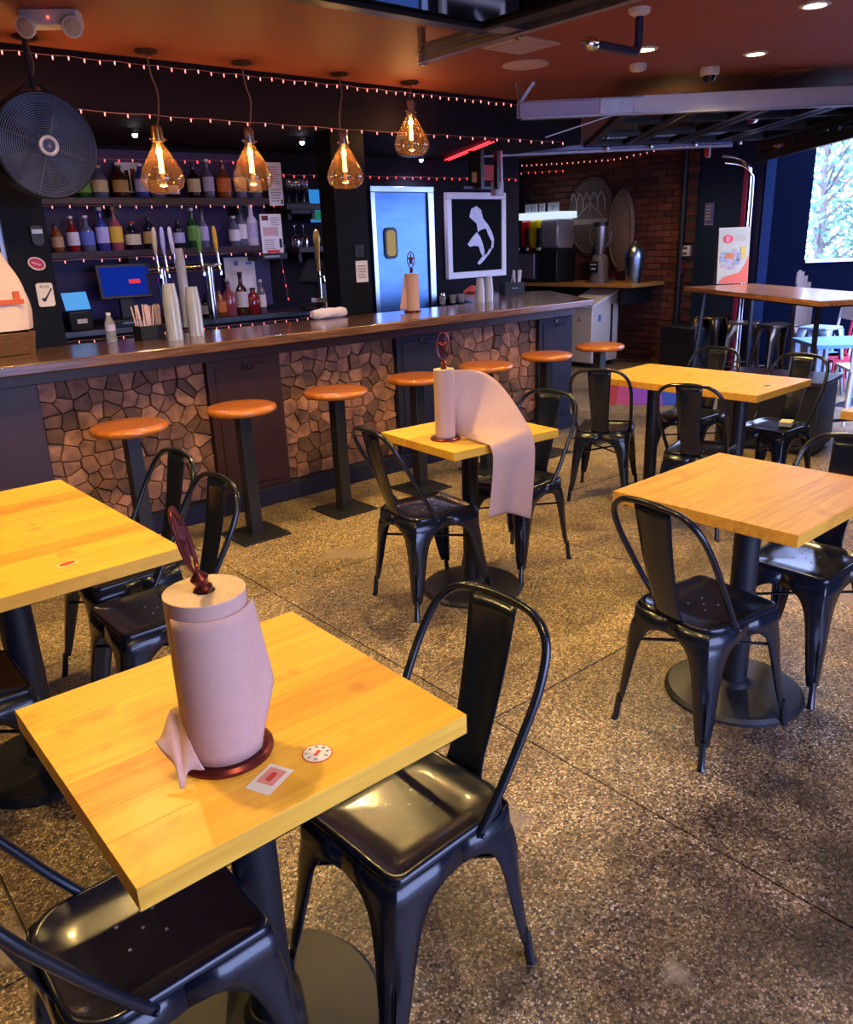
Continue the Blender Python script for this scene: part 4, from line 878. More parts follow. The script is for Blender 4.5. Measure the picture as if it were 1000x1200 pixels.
def fig(poly, nm='figure_shape'):
    k = 1/1.0; f_ = MB().prism([(-W2+x*pw_, H2-y*ph_) for x, y in poly], .0025, .004).build(nm, FIG, pt); f_.rotation_euler = (PI/2, 0, 0)
fig([(.38, .28), (.41, .19), (.50, .155), (.58, .20), (.61, .30), (.70, .38), (.76, .46), (.80, .55), (.79, .64), (.74, .69), (.76, .58), (.70, .50), (.66, .42), (.58, .43), (.52, .46), (.50, .36)])
fig([(.34, .60), (.42, .52), (.50, .46), (.56, .52), (.60, .60), (.63, .70), (.60, .76), (.56, .70), (.53, .63), (.45, .62), (.38, .63)], 'leg_shape')
fig([(.50, .83), (.58, .76), (.66, .72), (.70, .73), (.62, .80), (.54, .85)], 'foot_shape')
fig([(.74, .69), (.70, .74), (.66, .74), (.72, .66)], 'hand_shape')
#--PART3--

# ------------------------------------------------------------------ ceiling fixtures
DLW = emis('downlight_lamp', (1, .80, .52), 14)
lbd = ['downlight at the top right corner of the photo', 'downlight left of the dome camera cluster, nearer the opening', 'downlight beside the black elbow pipe', 'downlight just above the long purple track', 'downlight over the foreground table', 'downlight over the left table', 'downlight nearest the camera', 'downlight right of the near door', 'downlight over the middle table', 'downlight over the bar stools', 'downlight over the long back table', 'added downlight brightening the brick wall, hidden by the door tracks']
for i, (x, y, p) in enumerate(DOWNLIGHTS):
    t = thing('ceiling_downlight', 'recessed warm '+lbd[i], 'ceiling light', (x, y, CEIL), 0, 'recessed ceiling downlights')
    MB().lathe([(.075, -.001), (.075, -.006), (.055, -.010), (.052, -.001)], 28, cap=False).build('trim_ring', WHITEP, t)
    MB().cyl((0, 0, -.0035), .050, .003, 24).build('lamp', DLW, t)
    o = light('SPOT', 'downlight_beam', (x, y, CEIL-.012), p, WARM, spot_size=math.radians(150), spot_blend=.6, shadow_soft_size=.045)
# pendants
BRASS = mat('aged_brass', (.50, .30, .10), .3, .9)
BULBG = glass('amber_bulb_glass', (1, .88, .72), .25, .05, edge=.85, haze=(.9, .45, .15, .04))
FIL = emis('glowing_filament', (1, .58, .16), 9)
def pendant(lb, x, y, z_bot, bulb=True, side=0):
    t = thing('pendant_lamp', lb, 'pendant lamp', (x, y, CEIL), 0, 'pendant lamps over the bar')
    MB().lathe([(.062, 0), (.062, -.008), (.05, -.016), (.008, -.020), (.0, -.020)], 28).build('canopy', mat('bronze_canopy', (.10, .06, .04), .35, .7), t)
    zs = z_bot-CEIL+.345
    MB().tube(smooth([(0, 0, -.02), (.012, 0, -.03-(-zs)*.25), (side*.02+.015, 0, zs*.55), (side*.02, 0, zs+.045), (0, 0, zs)], 6), .0042, 8).build('cord', mat('twisted_brown_cord', (.22, .13, .08), .7), t)
    so = MB().lathe([(.0, .012), (.020, .010), (.030, .0), (.032, -.012), (.032, -.055), (.036, -.058), (.036, -.074)], 20, (0, 0, zs)).build('socket', BRASS if x < 2.4 else CHROME, t)
    for s_ in (-1, 1): MB().lathe([(.004, -.008), (.006, 0), (.004, .008)], 8, (s_*.042, 0, zs-.062), Matrix.Rotation(PI/2, 3, 'Y')).build('thumb_screw', CHROME, so)
    b0 = zs-.055
    MB().lathe([(.020, 0), (.024, -.02), (.040, -.050), (.070, -.100), (.100, -.150), (.118, -.195), (.120, -.225), (.106, -.262), (.068, -.286), (.02, -.294), (.0, -.294)], 30, (0, 0, b0), cap=False).build('bulb', BULBG, t, angle=80)
    f = MB(); 
    for s_ in (-1, 1): f.tube([(s_*.004, 0, b0-.03), (s_*.009, .004*s_, b0-.10), (s_*.007, -.004*s_, b0-.185)], .0062, 6)
    f.build('filament', FIL, t)
    MB().lathe([(.012, 0), (.010, -.04), (.004, -.07)], 12, (0, 0, b0-.0)).build('stem', mat('frosted_glass_stem', (.6, .5, .35), .3), t)
    MB().lathe([(.003, -.185), (.012, -.20), (.010, -.225), (.0, -.23)], 12, (0, 0, b0)).build('end_cap', BRASS, t)
    light('POINT', 'pendant_glow', (x, y, CEIL+b0-.12), 7, (1, .55, .20), shadow_soft_size=.03)
PX = [(1.44, 2.02, 0, 'pendant bulb lamp above the drum fan, its bulb hidden'), (2.055, 1.878, 1, 'pendant bulb lamp nearest the drum fan'), (2.63, 1.893, 1, 'pendant bulb lamp second from the fan, before the white menu'), (3.32, 1.915, -1, 'pendant bulb lamp hanging before the right black pillar'), (3.90, 2.132, 0, 'pendant bulb lamp hung highest, rightmost of the row')]
for x, zb, sd, lb in PX: pendant(lb, x, 4.70, zb, side=sd)
# drum fan
fc = at(54, 171, 'y', 4.42); fn = thing('drum_fan', 'round black drum fan with a silver star emblem, hung at the left of the bar', 'fan', tuple(fc))
aim = Vector((.02, -1, -.08)).normalized(); Rf = Vector((0, 0, 1)).rotation_difference(aim).to_matrix()
R0 = .232
MB().lathe([(R0+.008, -.11), (R0+.010, -.02), (R0+.006, .02), (R0-.002, .024), (R0-.004, -.10), (.0, -.105)], 60, rot=Rf, cap=False).build('drum', BLACKMAT, fn, angle=40)
gd = MB(); gw = mat('grey_wire_guard', (.13, .12, .16), .35, .5)
for k in range(20):
    r_ = .042+k*.0098; gd.tube([Rf @ Vector((r_*math.cos(2*PI*i/56), r_*math.sin(2*PI*i/56), .032-.02*(r_/.24)**2)) for i in range(56)], .0019, 4, closed=True)
tag(gd.build('guard_rings', gw, fn, angle=80), kind='stuff')
for a in (25, 115, 205, 295):
    a = math.radians(a+48); MB().tube([Rf @ Vector((r_*math.cos(a), r_*math.sin(a), .035-.02*(r_/.24)**2)) for r_ in (.03, .1, .17, .231)], .0022, 6).build('guard_spoke', gw, fn)
hb = MB().lathe([(.046, .022), (.048, .036), (.042, .042), (.0, .042)], 30, rot=Rf).build('hub_badge', mat('dark_blue_badge', (.03, .03, .07), .3), fn)
rg_ = MB(); rg_.tube([Rf @ Vector((.038*math.cos(2*PI*i/30), .038*math.sin(2*PI*i/30), .042)) for i in range(30)], .009, 8, closed=True); rg_.build('badge_ring', mat('silver_badge_ring', (.62, .58, .72), .4, .2), hb)
sm = MB(); up_ = Vector((0, 0, 1)); ey = Rf.transposed() @ up_; base = math.atan2(ey.y, ey.x)
for k in range(3):
    a = base+k*2*PI/3; tip = Vector((math.cos(a)*.021, math.sin(a)*.021, .044)); l_ = Vector((math.cos(a+PI/3)*.0045, math.sin(a+PI/3)*.0045, .044)); r__ = Vector((math.cos(a-PI/3)*.0045, math.sin(a-PI/3)*.0045, .044)); c_ = Vector((0, 0, .047))
    sm.add([Rf @ v for v in (tip, l_, c_, r__)], [(0, 1, 2), (0, 2, 3)])
sm.build('star_emblem', MATS['silver_badge_ring'], hb, solid=.001, angle=10)
for k in range(5):
    a0 = 2*PI*k/5; vs = []
    for r_ in (.04, .12, .20):
        for da, dz in ((-.32, -.02), (.0, -.045), (.32, -.07)): vs.append(Rf @ Vector((r_*math.cos(a0+da), r_*math.sin(a0+da), dz)))
    MB().add(vs, [(0, 1, 4, 3), (1, 2, 5, 4), (3, 4, 7, 6), (4, 5, 8, 7)]).build('blade', mat('grey_fan_blade', (.03, .028, .04), .4), fn, solid=.002)
MB().lathe([(.05, -.10), (.05, .0), (.04, .012), (.0, .012)], 20, rot=Rf).build('motor', BLACKMAT, fn)
MB().tube([(0, .04, .24), (0, .05, .32), (0, .06, CEIL-fc.z-.01)], .012, 8).tube([(-.12, .04, .21), (0, .05, .30), (.12, .04, .21)], .008, 8).build('hanging_bracket', BLACKMAT, fn)
# emergency light
el0 = at(60, 22, 'z', CEIL-.03); em = thing('emergency_light', 'white twin-head emergency light on the ceiling corner', 'emergency light', (el0.x, el0.y, CEIL), math.radians(-34))
em.scale = (.86, .86, .86)
MB().prism(rrect(-.15, -.055, .15, .055, .02), -.075, -.0005).build('housing', WHITEP, em, bevel=.006)
MB().sphere((0, -.058, -.04), .006, 8).build('red_indicator', emis('red_indicator', (1, .05, .03), 8), em)
for s_ in (-1, 1):
    Rh = Vector((0, 0, 1)).rotation_difference(Vector((s_*.25, -1, -.35)).normalized()).to_matrix()
    h_ = MB().lathe([(.02, -.04), (.045, -.02), (.052, .008), (.050, .014)], 22, (s_*.115, -.06, -.085), Rh).build('lamp_head', WHITEP, em)
    MB().lathe([(.043, .0145), (.03, .018), (.0, .020)], 20, (s_*.115, -.06, -.085), Rh).build('lens', mat('faceted_clear_lens', (.75, .62, .45), .15, .3, .6, 120, .8, 150), h_)
# vents, disc, detector, dome camera
vt = at(611, 52, 'z', CEIL); v_ = thing('ceiling_vent', 'square pale ceiling vent behind the near door track', 'vent', (vt.x, vt.y, CEIL))
VM = mat('mauve_white_metal', (.52, .42, .44), .5)
MB().box((-.16, -.16, -.010), (.16, .16, -.0005)).build('frame', VM, v_, bevel=.002)
for k in range(9): MB().box((-.13, -.125+k*.029, -.016), (.13, -.125+k*.029+.016, -.0105)).build('slat', VM, v_)
ds = at(616, 75, 'z', CEIL); dd = thing('ceiling_disc', 'flat round white disc on the ceiling behind the track strut', 'ceiling cover', (ds.x, ds.y, CEIL))
MB().lathe([(.145, -.0005), (.145, -.008), (.12, -.014), (.0, -.015)], 36).build('cover', VM, dd); MB().cyl((0, 0, -.019), .006, .005, 8).build('screw', CHROME, dd)
sdp = at(748, 75, 'z', CEIL); sd_ = thing('smoke_detector', 'small white smoke detector left of the dome camera', 'smoke detector', (sdp.x, sdp.y, CEIL))
MB().lathe([(.052, -.0005), (.055, -.018), (.050, -.034), (.03, -.044), (.0, -.045)], 28).build('body', WHITEP, sd_)
for k in range(8): a = k*PI/4; MB().box((math.cos(a)*.045-.004, math.sin(a)*.045-.004, -.037), (math.cos(a)*.045+.004, math.sin(a)*.045+.004, -.020)).build('slot', GREYPR, sd_)
dcp = at(832, 85, 'z', CEIL-.03); dc = thing('dome_camera', 'white dome security camera above the purple track', 'camera', (dcp.x, dcp.y, CEIL))
MB().lathe([(.062, -.0005), (.064, -.02), (.060, -.045), (.050, -.050), (.0, -.050)], 28).build('body', WHITEP, dc)
MB().lathe([(.044, -.050), (.042, -.068), (.028, -.088), (.0, -.096)], 24).build('dome', mat('smoked_dome', (.01, .01, .012), .08), dc)
cv = at(922, 88, 'z', CEIL); c2 = thing('ceiling_hatch', 'thin pale rectangular hatch on the ceiling near the opening', 'hatch', (cv.x+.0, cv.y, CEIL), math.radians(45))
MB().box((-.20, -.10, -.006), (.20, .10, -.0005)).build('panel', mat('rust_hatch', (.36, .13, .07), .5), c2, bevel=.002)
# black elbow pipe with chrome coupling
pe = at(750, 10, 'z', CEIL); pp_ = thing('elbow_pipe', 'black elbow pipe with a bright metal coupling under the ceiling', 'pipe', (pe.x, pe.y, CEIL))
e0 = at(745, 50, 'z', CEIL-.19)-Vector((pe.x, pe.y, CEIL)); e1 = at(697, 42, 'z', CEIL-.19)-Vector((pe.x, pe.y, CEIL)); e0.x = e0.y = 0; e1 = at(697, 42, 'y', pe.y)-Vector((pe.x, pe.y, CEIL)); e1.z = -.19
MB().tube(smooth([(0, 0, 0), (0, 0, -.15), (e1.x*.05, e1.y*.05, -.185), (e1.x*.15, e1.y*.15, -.19), e1], 5), .020, 12).build('pipe', mat('navy_black_pipe', (.02, .022, .06), .35), pp_)
d_ = (e1-Vector((0, 0, -.19))).normalized(); q_ = e1
MB().tube([q_-d_*.01, q_+d_*.005, q_+d_*.02, q_+d_*.035, q_+d_*.05, q_+d_*.06], [.024, .030, .024, .030, .024, .012], 14).tube([q_+d_*.06, q_+d_*.10], .006, 8).build('coupling', CHROME, pp_)
MB().lathe([(.055, -.0005), (.05, -.02), (.022, -.035)], 24).build('flange', WHITEP, pp_)

# ------------------------------------------------------------------ string lights
def string(lb, pts, gap, m, drop=.0, r=.0042, wire=.0016, group='red string lights'):
    P = [Vector(p) for p in pts]; o = P[0]; t = thing('string_lights', lb, 'string lights', tuple(o), 0, group)
    W = []; B = MB(); n_all = 0
    for a, b in zip(P[:-1], P[1:]):
        n = max(1, int((b-a).length/gap))
        for i in range(n+(b is P[-1])):
            q = a.lerp(b, i/n)-o; q.z -= .006*math.sin(i*2.1)**2; W.append(q)
            B.lathe([(.0008, .008), (r*.8, .003), (r, -.002), (r*.6, -.010), (.0005, -.014)], 6, q-Vector((0, 0, .008)), cap=False); n_all += 1
    MB().tube(W, wire, 5).build('wire', WIRE, t); tag(B.build('bulbs', m, t, angle=80), kind='stuff'); return t
sy = SY-.012
string('pink-white string lights along the ceiling edge above the bar soffit', [(-.6, sy, CEIL-.03), (1.2, sy, CEIL-.035), (3.5, sy, CEIL-.03), (5.9, sy, CEIL-.03)], .082, LEDW)
string('string lights along the lower edge of the bar soffit', [(-.6, sy, SZ+.012), (2.1, sy, SZ+.0), (3.6, sy, SZ-.005), (5.7, sy, SZ+.012)], .125, LEDW)
string('red string lights along the back wall above bottles and metal door', [(1.3, YB-.03, 2.20), (3.55, YB-.03, 2.235), (3.8, YB-.03, 2.14), (6.6, YB-.03, 2.155)], .10, LEDR)
string('string lights under the front edge of the upper bottle shelf', [(1.6, 6.032, 1.89), (3.45, 6.032, 1.89)], .115, LEDW, r=.0034)
string('string lights under the front edge of the lower bottle shelf', [(1.6, 6.032, 1.535), (3.5, 6.032, 1.535)], .125, LEDW, r=.0034)
string('string lights running down beside the menu posters', [(3.60, 6.2, 2.22), (3.64, 6.2, 1.9), (3.66, 6.2, 1.5), (3.70, 6.2, 1.15)], .10, LEDR, r=.0034)
string('string lights under the worktop edge of the back counter', [(1.5, 5.89, 1.0), (4.1, 5.89, 1.0)], .10, LEDW, r=.003)
string('short string of red lights high in the alcove', [at(595, 203, 'y', 7.6), at(660, 199, 'y', 7.2)], .08, LEDR)
string('swagged string lights across the brick wall', [at(612, 193, 'x', 8.8), at(665, 190, 'x', 8.8), at(720, 186, 'x', 8.8), at(775, 174, 'x', 8.8), at(822, 166, 'x', 8.8)], .085, LEDW)
hz = FA+fdir*0; q0 = FA-fnor*.02
string('string lights rising along the header of the far opening', [tuple(q0+fdir*1.2)+(2.52,), tuple(q0+fdir*.3)+(2.545,), tuple(q0-fdir*.5)+(2.56,)], .075, LEDW)
# red neon strips across the low bar ceiling
ns = thing('neon_strip', 'pair of red neon strips crossing the low ceiling above the metal door', 'neon light', (5.45, 5.6, SZ))
for k in (0, .05): MB().tube([(-.55+k, -.66, -.014), (.10+k, .60, -.014)], .0045, 8).build('tube', emis('red_neon', (1, .02, .03), 7), ns)
# glare spot lamps on the low ceiling
for i, (px, py) in enumerate(((158, 157), (354, 166), (474, 190))):
    q = at(px, py, 'z', SZ-.03); t = thing('spot_lamp', 'small cool white spot lamp under the low bar ceiling, '+('left', 'middle', 'right')[i]+' of three', 'spot lamp', (q.x, min(q.y, 6.1), SZ), 0, 'cool spot lamps')
    MB().lathe([(.03, 0), (.03, -.012), (.022, -.03), (.0, -.03)], 16).build('housing', BLACKMAT, t); MB().sphere((0, 0, -.036), .017, 12).build('lamp', emis('cool_white_lamp', (.75, .85, 1), 18), t)
    light('SPOT', 'back_bar_beam', (q.x, min(q.y, 6.1), SZ-.06), 16, (.62, .62, 1), spot_size=2.6, spot_blend=.7, shadow_soft_size=.03)

# ------------------------------------------------------------------ overhead glass doors
DOORG = glass('door_glass', (.10, .17, .28), .3, .05)
DFR = mat('black_door_frame', (.015, .013, .016), .4, .2)
dn = thing('overhead_door', 'near overhead glass door parked open under the ceiling', 'garage door', (0, 0, 0))
dx0, dx1, dy1, dz = .95, 2.93, 2.99, 2.45; dlen = .78
for k in range(4):
    y1 = dy1-k*dlen; y0 = y1-dlen+.015
    s = MB().box((dx0, y1-.07, dz), (dx1, y1, dz+.045)).box((dx0, y0, dz), (dx1, y0+.07, dz+.045))
    for x in (dx0, (dx0+dx1)/2-.03, dx1-.07): s.box((x, y0+.07, dz), (x+.07, y1-.07, dz+.045))
    sc_ = s.build('door_section', DFR, dn, bevel=.003)
    for xa_, xb_ in ((dx0+.07, (dx0+dx1)/2-.03), ((dx0+dx1)/2+.04, dx1-.07)): MB().box((xa_, y0+.07, dz+.018), (xb_, y1-.07, dz+.024)).build('pane', DOORG, sc_)
def channel(mb, a, b, h, wd=.04, th=.004, upv=(0, 0, 1)):
    a = Vector(a); b = Vector(b); d = (b-a).normalized(); sd = d.cross(Vector(upv)).normalized(); U = Vector(upv)
    mb.bar(a, b, th, h); mb.bar(a+sd*wd/2+U*(h/2), b+sd*wd/2+U*(h/2), wd, th); mb.bar(a+sd*wd/2-U*(h/2), b+sd*wd/2-U*(h/2), wd, th); return mb
ta = at(489, 73, 'z', 2.45); tx, ty = 3.04, 3.56
channel(MB(), (tx, ty, 2.455), (tx, -1.2, 2.455), .035).build('track', TRACKY, dn)
channel(MB(), (tx, ty-.02, 2.50), (tx, 0, 2.50), .03).build('upper_track', TRACKY, dn)
MB().box((tx-.01, ty-.02, 2.43), (tx+.02, ty+.008, CEIL-.001)).build('hanger_strap', GALV, dn)
for k, y in enumerate((2.87, 2.1, 1.3)):
    b = MB().box((dx1-.05, y-.05, dz-.004), (tx-.02, y+.05, dz)).build('hinge_plate', GALV, dn); MB().tube([(dx1, y, dz+.01), (tx-.008, y, dz+.01)], .008, 8).build('roller_axle', CHROME, b)
MB().tube([(tx-.012, 2.87, dz-.006), (tx+.012, 2.87, dz-.006)], .022, 14).build('roller', CHROME, dn)
# far door: tracks run square to the far opening
fd = thing('overhead_door', 'far overhead glass door with long purple-lit tracks, parked open', 'garage door', (0, 0, 0)); tdir = Vector((-fnor.x, -fnor.y, 0)); fd3 = Vector((fdir.x, fdir.y, 0))
# the visible lines give the tracks their heights and places
n1 = at(606, 130, 'z', 2.42); n2 = at(1000, 112, 'z', 2.42)
u1 = (n2-n1).normalized(); n3 = n1+u1*((n2-n1).length*1.25)
channel(MB(), n1, n1.lerp(n3, .30), .10, .05).build('track_end', mat('mauve_galvanized_track', (.36, .30, .42), .45, .5), fd)
MB().bar(n1.lerp(n3, .28), n3, .03, .125).build('track', mat('white_painted_track', (.62, .60, .66), .35, .2), fd, bevel=.003)
MB().bar(n1.lerp(n3, .20)+Vector((0, 0, .0)), n1.lerp(n3, .28), .036, .10).build('splice_plate', GALV, fd, bevel=.002)
MB().bar(n1.lerp(n3, .01)-Vector((0, 0, .055)), n3-Vector((0, 0, .062)), .07, .008).build('track_flange', TRACKY, fd)
# perforated strut up to the ceiling
hs = MB(); b0_ = n1+u1*.02
hs.bar(b0_-Vector((0, 0, .05)), Vector((b0_.x, b0_.y, 2.5)), .004, .03, (1, 0, 0)); hs.bar(Vector((b0_.x, b0_.y, 2.47)), Vector((b0_.x+.10*u1.x, b0_.y+.10*u1.y, CEIL)), .004, .03, (1, 0, 0)); hs.bar(Vector((b0_.x, b0_.y, 2.49)), Vector((b0_.x-.02*u1.x, b0_.y-.02*u1.y, CEIL)), .004, .025, (1, 0, 0))
hs.build('perforated_strut', GALV, fd)
f1 = at(560, 176, 'z', 2.36); f2 = at(836, 164, 'z', 2.36); u2 = (f2-f1).normalized(); f3 = f1.lerp(f2, 1.08)
channel(MB(), f1, f3, .075, .05).build('track', mat('lilac_track', (.30, .28, .48), .4, .5), fd)
MB().bar(f1-Vector((0, 0, .055)), f1.lerp(f3, 1)-Vector((0, 0, .055)), .05, .02).build('track_flange', TRACKY, fd)
MB().bar(f1+Vector((0, 0, .03)), Vector((f1.x, f1.y, CEIL-.001)), .004, .04, (1, 0, 0)).build('hanger_strap', GALV, fd)
MB().bar(f1+u2*.25+Vector((0, 0, .06)), f1+u2*.42+Vector((0, 0, .14)), .12, .10).build('hanger_box', mat('mauve_galvanized_track'), fd)
# door sections hanging between the tracks
A0, A1 = n1.lerp(n3, .26), n3; B0, B1 = f1.lerp(f3, .42), f3+u2*.30
def between(s, v, dz_=0):
    p = A0.lerp(A1, s).lerp(B0.lerp(B1, s), v); p.z += dz_; return p
for k in range(4):
    s0, s1 = k*.25+.004, (k+1)*.25-.004
    sec = MB()
    for s_ in (s0+.02, s1-.02): sec.bar(between(s_, .03), between(s_, .97), .07, .045)
    for v_ in (.03, .35, .66, .97): sec.bar(between(s0+.02, v_), between(s1-.02, v_), .07, .045)
    so = sec.build('door_section', DFR, fd)
    for va, vb in ((.05, .33), (.37, .64), (.68, .95)):
        q = [between(s0+.04, va), between(s1-.04, va), between(s1-.04, vb), between(s0+.04, vb)]
        MB().add(q+[p+Vector((0, 0, .006)) for p in q], [(0, 1, 2, 3), (4, 5, 6, 7), (0, 1, 5, 4), (1, 2, 6, 5), (2, 3, 7, 6), (3, 0, 4, 7)]).build('pane', DOORG, so)
fz = lambda px, py: (lambda d, k: HCAM+d.z*k)(fw*FPX+rt*(px-500)-up*(py-600), (FB-fnor*.10).dot(fnor)/((fw*FPX+rt*(px-500)-up*(py-600)).x*fnor.x+(fw*FPX+rt*(px-500)-up*(py-600)).y*fnor.y))
zr = (fz(885, 186)+fz(995, 168))/2
def fpt(t, z, o=.10): q = FA+fdir*t-fnor*o; return Vector((q.x, q.y, z))
hsx = MB()
for z in (zr+.03, 2.36): hsx.bar(fpt(.03, z), fpt(L2-.03, z), .045, .075)
for t in (.07, L2*.35, L2*.66, L2-.07): hsx.bar(fpt(t, zr), fpt(t, 2.39), .045, .08, (fdir.x, fdir.y, 0))
hso = hsx.build('door_section', DFR, fd)
for t0, t1 in ((.1, L2*.35-.04), (L2*.35+.04, L2*.66-.04), (L2*.66+.04, L2-.1)): MB().bar(fpt((t0+t1)/2, zr+.06), fpt((t0+t1)/2, 2.33), .006, t1-t0, (fdir.x, fdir.y, 0)).build('pane', DOORG, hso)
for s_ in (.12, .36, .6, .84):
    b = MB().tube([between(s_, .0, -.02), between(s_, .0, -.02)+fd3*.12], .009, 8).build('roller_axle', CHROME, fd); MB().sphere(between(s_, .96, -.04), .024, 10).build('roller', CHROME, fd)
MB().bar(at(571, 165, 'z', 2.40), at(520, 195, 'z', 2.2), .03, .01).build('cross_strut', GALV, fd) if False else None
MB().bar(n1.lerp(n3, .24)-Vector((0, 0, .05)), n1.lerp(n3, .07)-Vector((0, 0, .18)), .03, .006).build('diagonal_strut', GALV, fd)
# the vertical chrome track of the far opening, curving up to the ceiling
vb = FB+fdir*.0-fnor*.14; vt_ = Vector((vb.x, vb.y, 0))
def vtrack(off, r_, m, top=2.22, curve=True):
    p = Vector((vb.x, vb.y, 0))+fd3*off; pts = [p, p+Vector((0, 0, 1)), p+Vector((0, 0, top-.2))]
    if curve: pts += [p+Vector((0, 0, top-.05))+tdir*.03, p+Vector((0, 0, top+.03))+tdir*.13, p+Vector((0, 0, top+.06))+tdir*.30]
    return MB().tube(smooth(pts, 5), r_, 10)
vtrack(.0, .020, CHROME).build('vertical_track', CHROME, fd)
vtrack(.16, .008, CHROME, curve=False).build('lift_cable', CHROME, fd)
vtrack(-.10, .012, CHROME, 2.15).build('inner_rail', CHROME, fd)
MB().box((-.02, -.02, 0), (.02, .02, 2.2)).build('red_strip', mat('crimson_strip', (.35, .02, .07), .5), fd, loc=(vb.x+fdir.x*.11, vb.y+fdir.y*.11, 0))
# hanging sign box near the picture
hb_ = thing('hanging_sign_box', 'dark framed sign box hung from the track before the framed picture', 'sign', tuple(at(566, 202, 'y', 5.2)))
MB().box((-.02, -.05, -.13), (.02, .10, .17)).box((.20, -.02, -.13), (.23, .02, .17)).box((-.17, .0, -.13), (.23, .02, -.11)).build('frame', DFR, hb_, loc=(-.05, 0, 0))
MB().box((-.12, .0, -.08), (.0, .012, .0)).build('photo', P_['tan'], hb_); MB().box((.02, .0, -.06), (.13, .012, .06)).build('photo', P_['red'], hb_)
c = at(583, 221, 'y', 5.5); cs = thing('camera_box', 'mauve-white box on a bracket over the picture corner', 'box', tuple(c))
MB().box((-.055, -.03, -.06), (.055, .03, .06)).build('body', VM, cs, bevel=.006); MB().box((.045, -.01, .06), (.058, .01, CEIL-c.z)).build('bracket', GALV, cs)
MB().box((-.02, -.034, -.05), (.03, -.0305, .0)).build('badge', PAPER, cs)
# red-white sensor by the navy corner
c = at(830, 175, 'y', 5.1); se = thing('door_sensor', 'small red and white door sensor above the navy corner', 'sensor', tuple(c)); MB().box((-.035, -.02, -.07), (-.005, .02, .07)).build('red_body', mat('bright_red_plastic', (.7, .03, .03), .4), se); MB().box((-.003, -.02, -.08), (.025, .02, .05)).build('white_body', WHITEP, se)
MB().box((-.004, -.004, .05), (.004, .004, CEIL-c.z)).build('stem', GALV, se)

# ------------------------------------------------------------------ alcove: drinks shelf and appliances
SHF = mat('orange_edge_wood', (.55, .25, .06), .4, 0, .4, 6, stretch=(12, 1, 12))
ws = thing('wall_shelf', 'orange-edged wooden shelf on the brick wall with drink machines', 'shelf', (8.52, 6.9, 1.0)); MB().box((-.30, -.98, -.045), (.355, .98, 0)).build('board', SHF, ws, bevel=.003)
for y in (-.8, 0, .8): MB().box((-.25, y-.02, -.25), (.355, y+.02, -.05)).build('bracket', BLACKMAT, ws)
SX = 8.40
def yat(px, X=8.25): return at(px, 300, 'x', X).y
ya_, yb_ = yat(607), yat(652)
sm_ = thing('slush_machine', 'slush drink machine with red and yellow bowls under a glowing lid', 'drinks machine', (SX+.05, (ya_+yb_)/2, 1.0005)); L = abs(ya_-yb_)/2
MB().box((-.19, -L, 0), (.19, L, .40)).build('base', BLACKMAT, sm_, bevel=.01)
MB().box((-.215, L*.1, .05), (-.191, L*.95, .36)).build('steel_panel', mat('dull_steel_panel', (.30, .28, .36), .35, .6), sm_, bevel=.003)
MB().box((-.225, L*.05, .035), (-.20, L*.98, .05)).build('drip_rail', CHROME, sm_)
cols_ = [('red', (.75, .02, .02), .70), ('yellow', (.85, .62, .01), .22), ('grey', (.25, .22, .26), -.55)]
for nm, cc, yc in cols_:
    wd_ = L*(.24 if nm != 'grey' else .42); m_ = mat(nm+'_slush', cc, .15, 0, 0, coat=.5)
    vs = []; fs = []; prof = [(-.13, .42), (-.17, .48), (-.18, .68), (-.16, .78), (.16, .78), (.18, .50), (.14, .41)]
    for y in (yc*L-wd_, yc*L+wd_): vs += [(x, y, z) for x, z in prof]
    n = len(prof); fs = [(i, (i+1) % n, (i+1) % n+n, i+n) for i in range(n)]+[tuple(range(n)), tuple(range(n, 2*n))]
    b = MB().add(vs, fs).build('bowl', m_, sm_, bevel=.02, label=nm+' bowl')
    MB().box((-.215, yc*L+wd_*.9, .47), (-.18, yc*L+wd_*1.15, .68)).box((-.23, yc*L+wd_*.8, .44), (-.19, yc*L+wd_*1.2, .48)).build('tap', BLACKMAT, b)
    MB().box((-.22, yc*L+wd_*.85, .405), (-.195, yc*L+wd_*1.15, .44)).build('spout', WHITEP, b)
MB().box((-.20, -L, .785), (.20, L, .87)).build('glowing_lid', emis('cool_lid_glow', (.72, .86, 1), .95), sm_, bevel=.008)
for yc in (.75, .40, .02, -.55):
    q = MB().box((-.10, yc*L-.045*(2 if yc < 0 else 1), .87), (-.085, yc*L+.045*(2 if yc < 0 else 1), .98)).build('flavour_card', PAPER, sm_, bevel=.001)
    MB().box((-.102, yc*L-.025, .89), (-.1005, yc*L+.025, .94)).build('print', P_['lav'], q)
by = yat(696, 8.3); bl_ = thing('blender', 'grey bar blender with a two-handled metal jar on the brick wall shelf', 'blender', (8.42, by, 1.0005), PI/2); bl_.scale = (1.12, 1.12, 1.28)
MB().lathe([(.115, 0), (.115, .02), (.10, .05), (.098, .20), (.085, .24), (.06, .26)], 4 and 20).build('motor_base', mat('taupe_plastic', (.14, .11, .11), .4), bl_)
MB().box((-.06, .095, .10), (.06, .108, .20)).build('control_panel', BLACKMAT, bl_, bevel=.003)
for k in (-.035, -.012, .012, .035): MB().box((k-.005, .1085, .165), (k+.005, .1115, .178)).build('button', WHITEP, bl_)
MB().box((-.03, .1085, .125), (.03, .1115, .14)).build('badge', WHITEP, bl_)
MB().lathe([(.05, .26), (.055, .29), (.060, .32), (.075, .46), (.078, .52)], 24).build('jar', mat('smoky_steel_jar', (.34, .30, .34), .25, .8), bl_)
MB().lathe([(.08, .52), (.08, .555), (.04, .56), (.0, .56)], 24).build('lid', BLACKMAT, bl_)
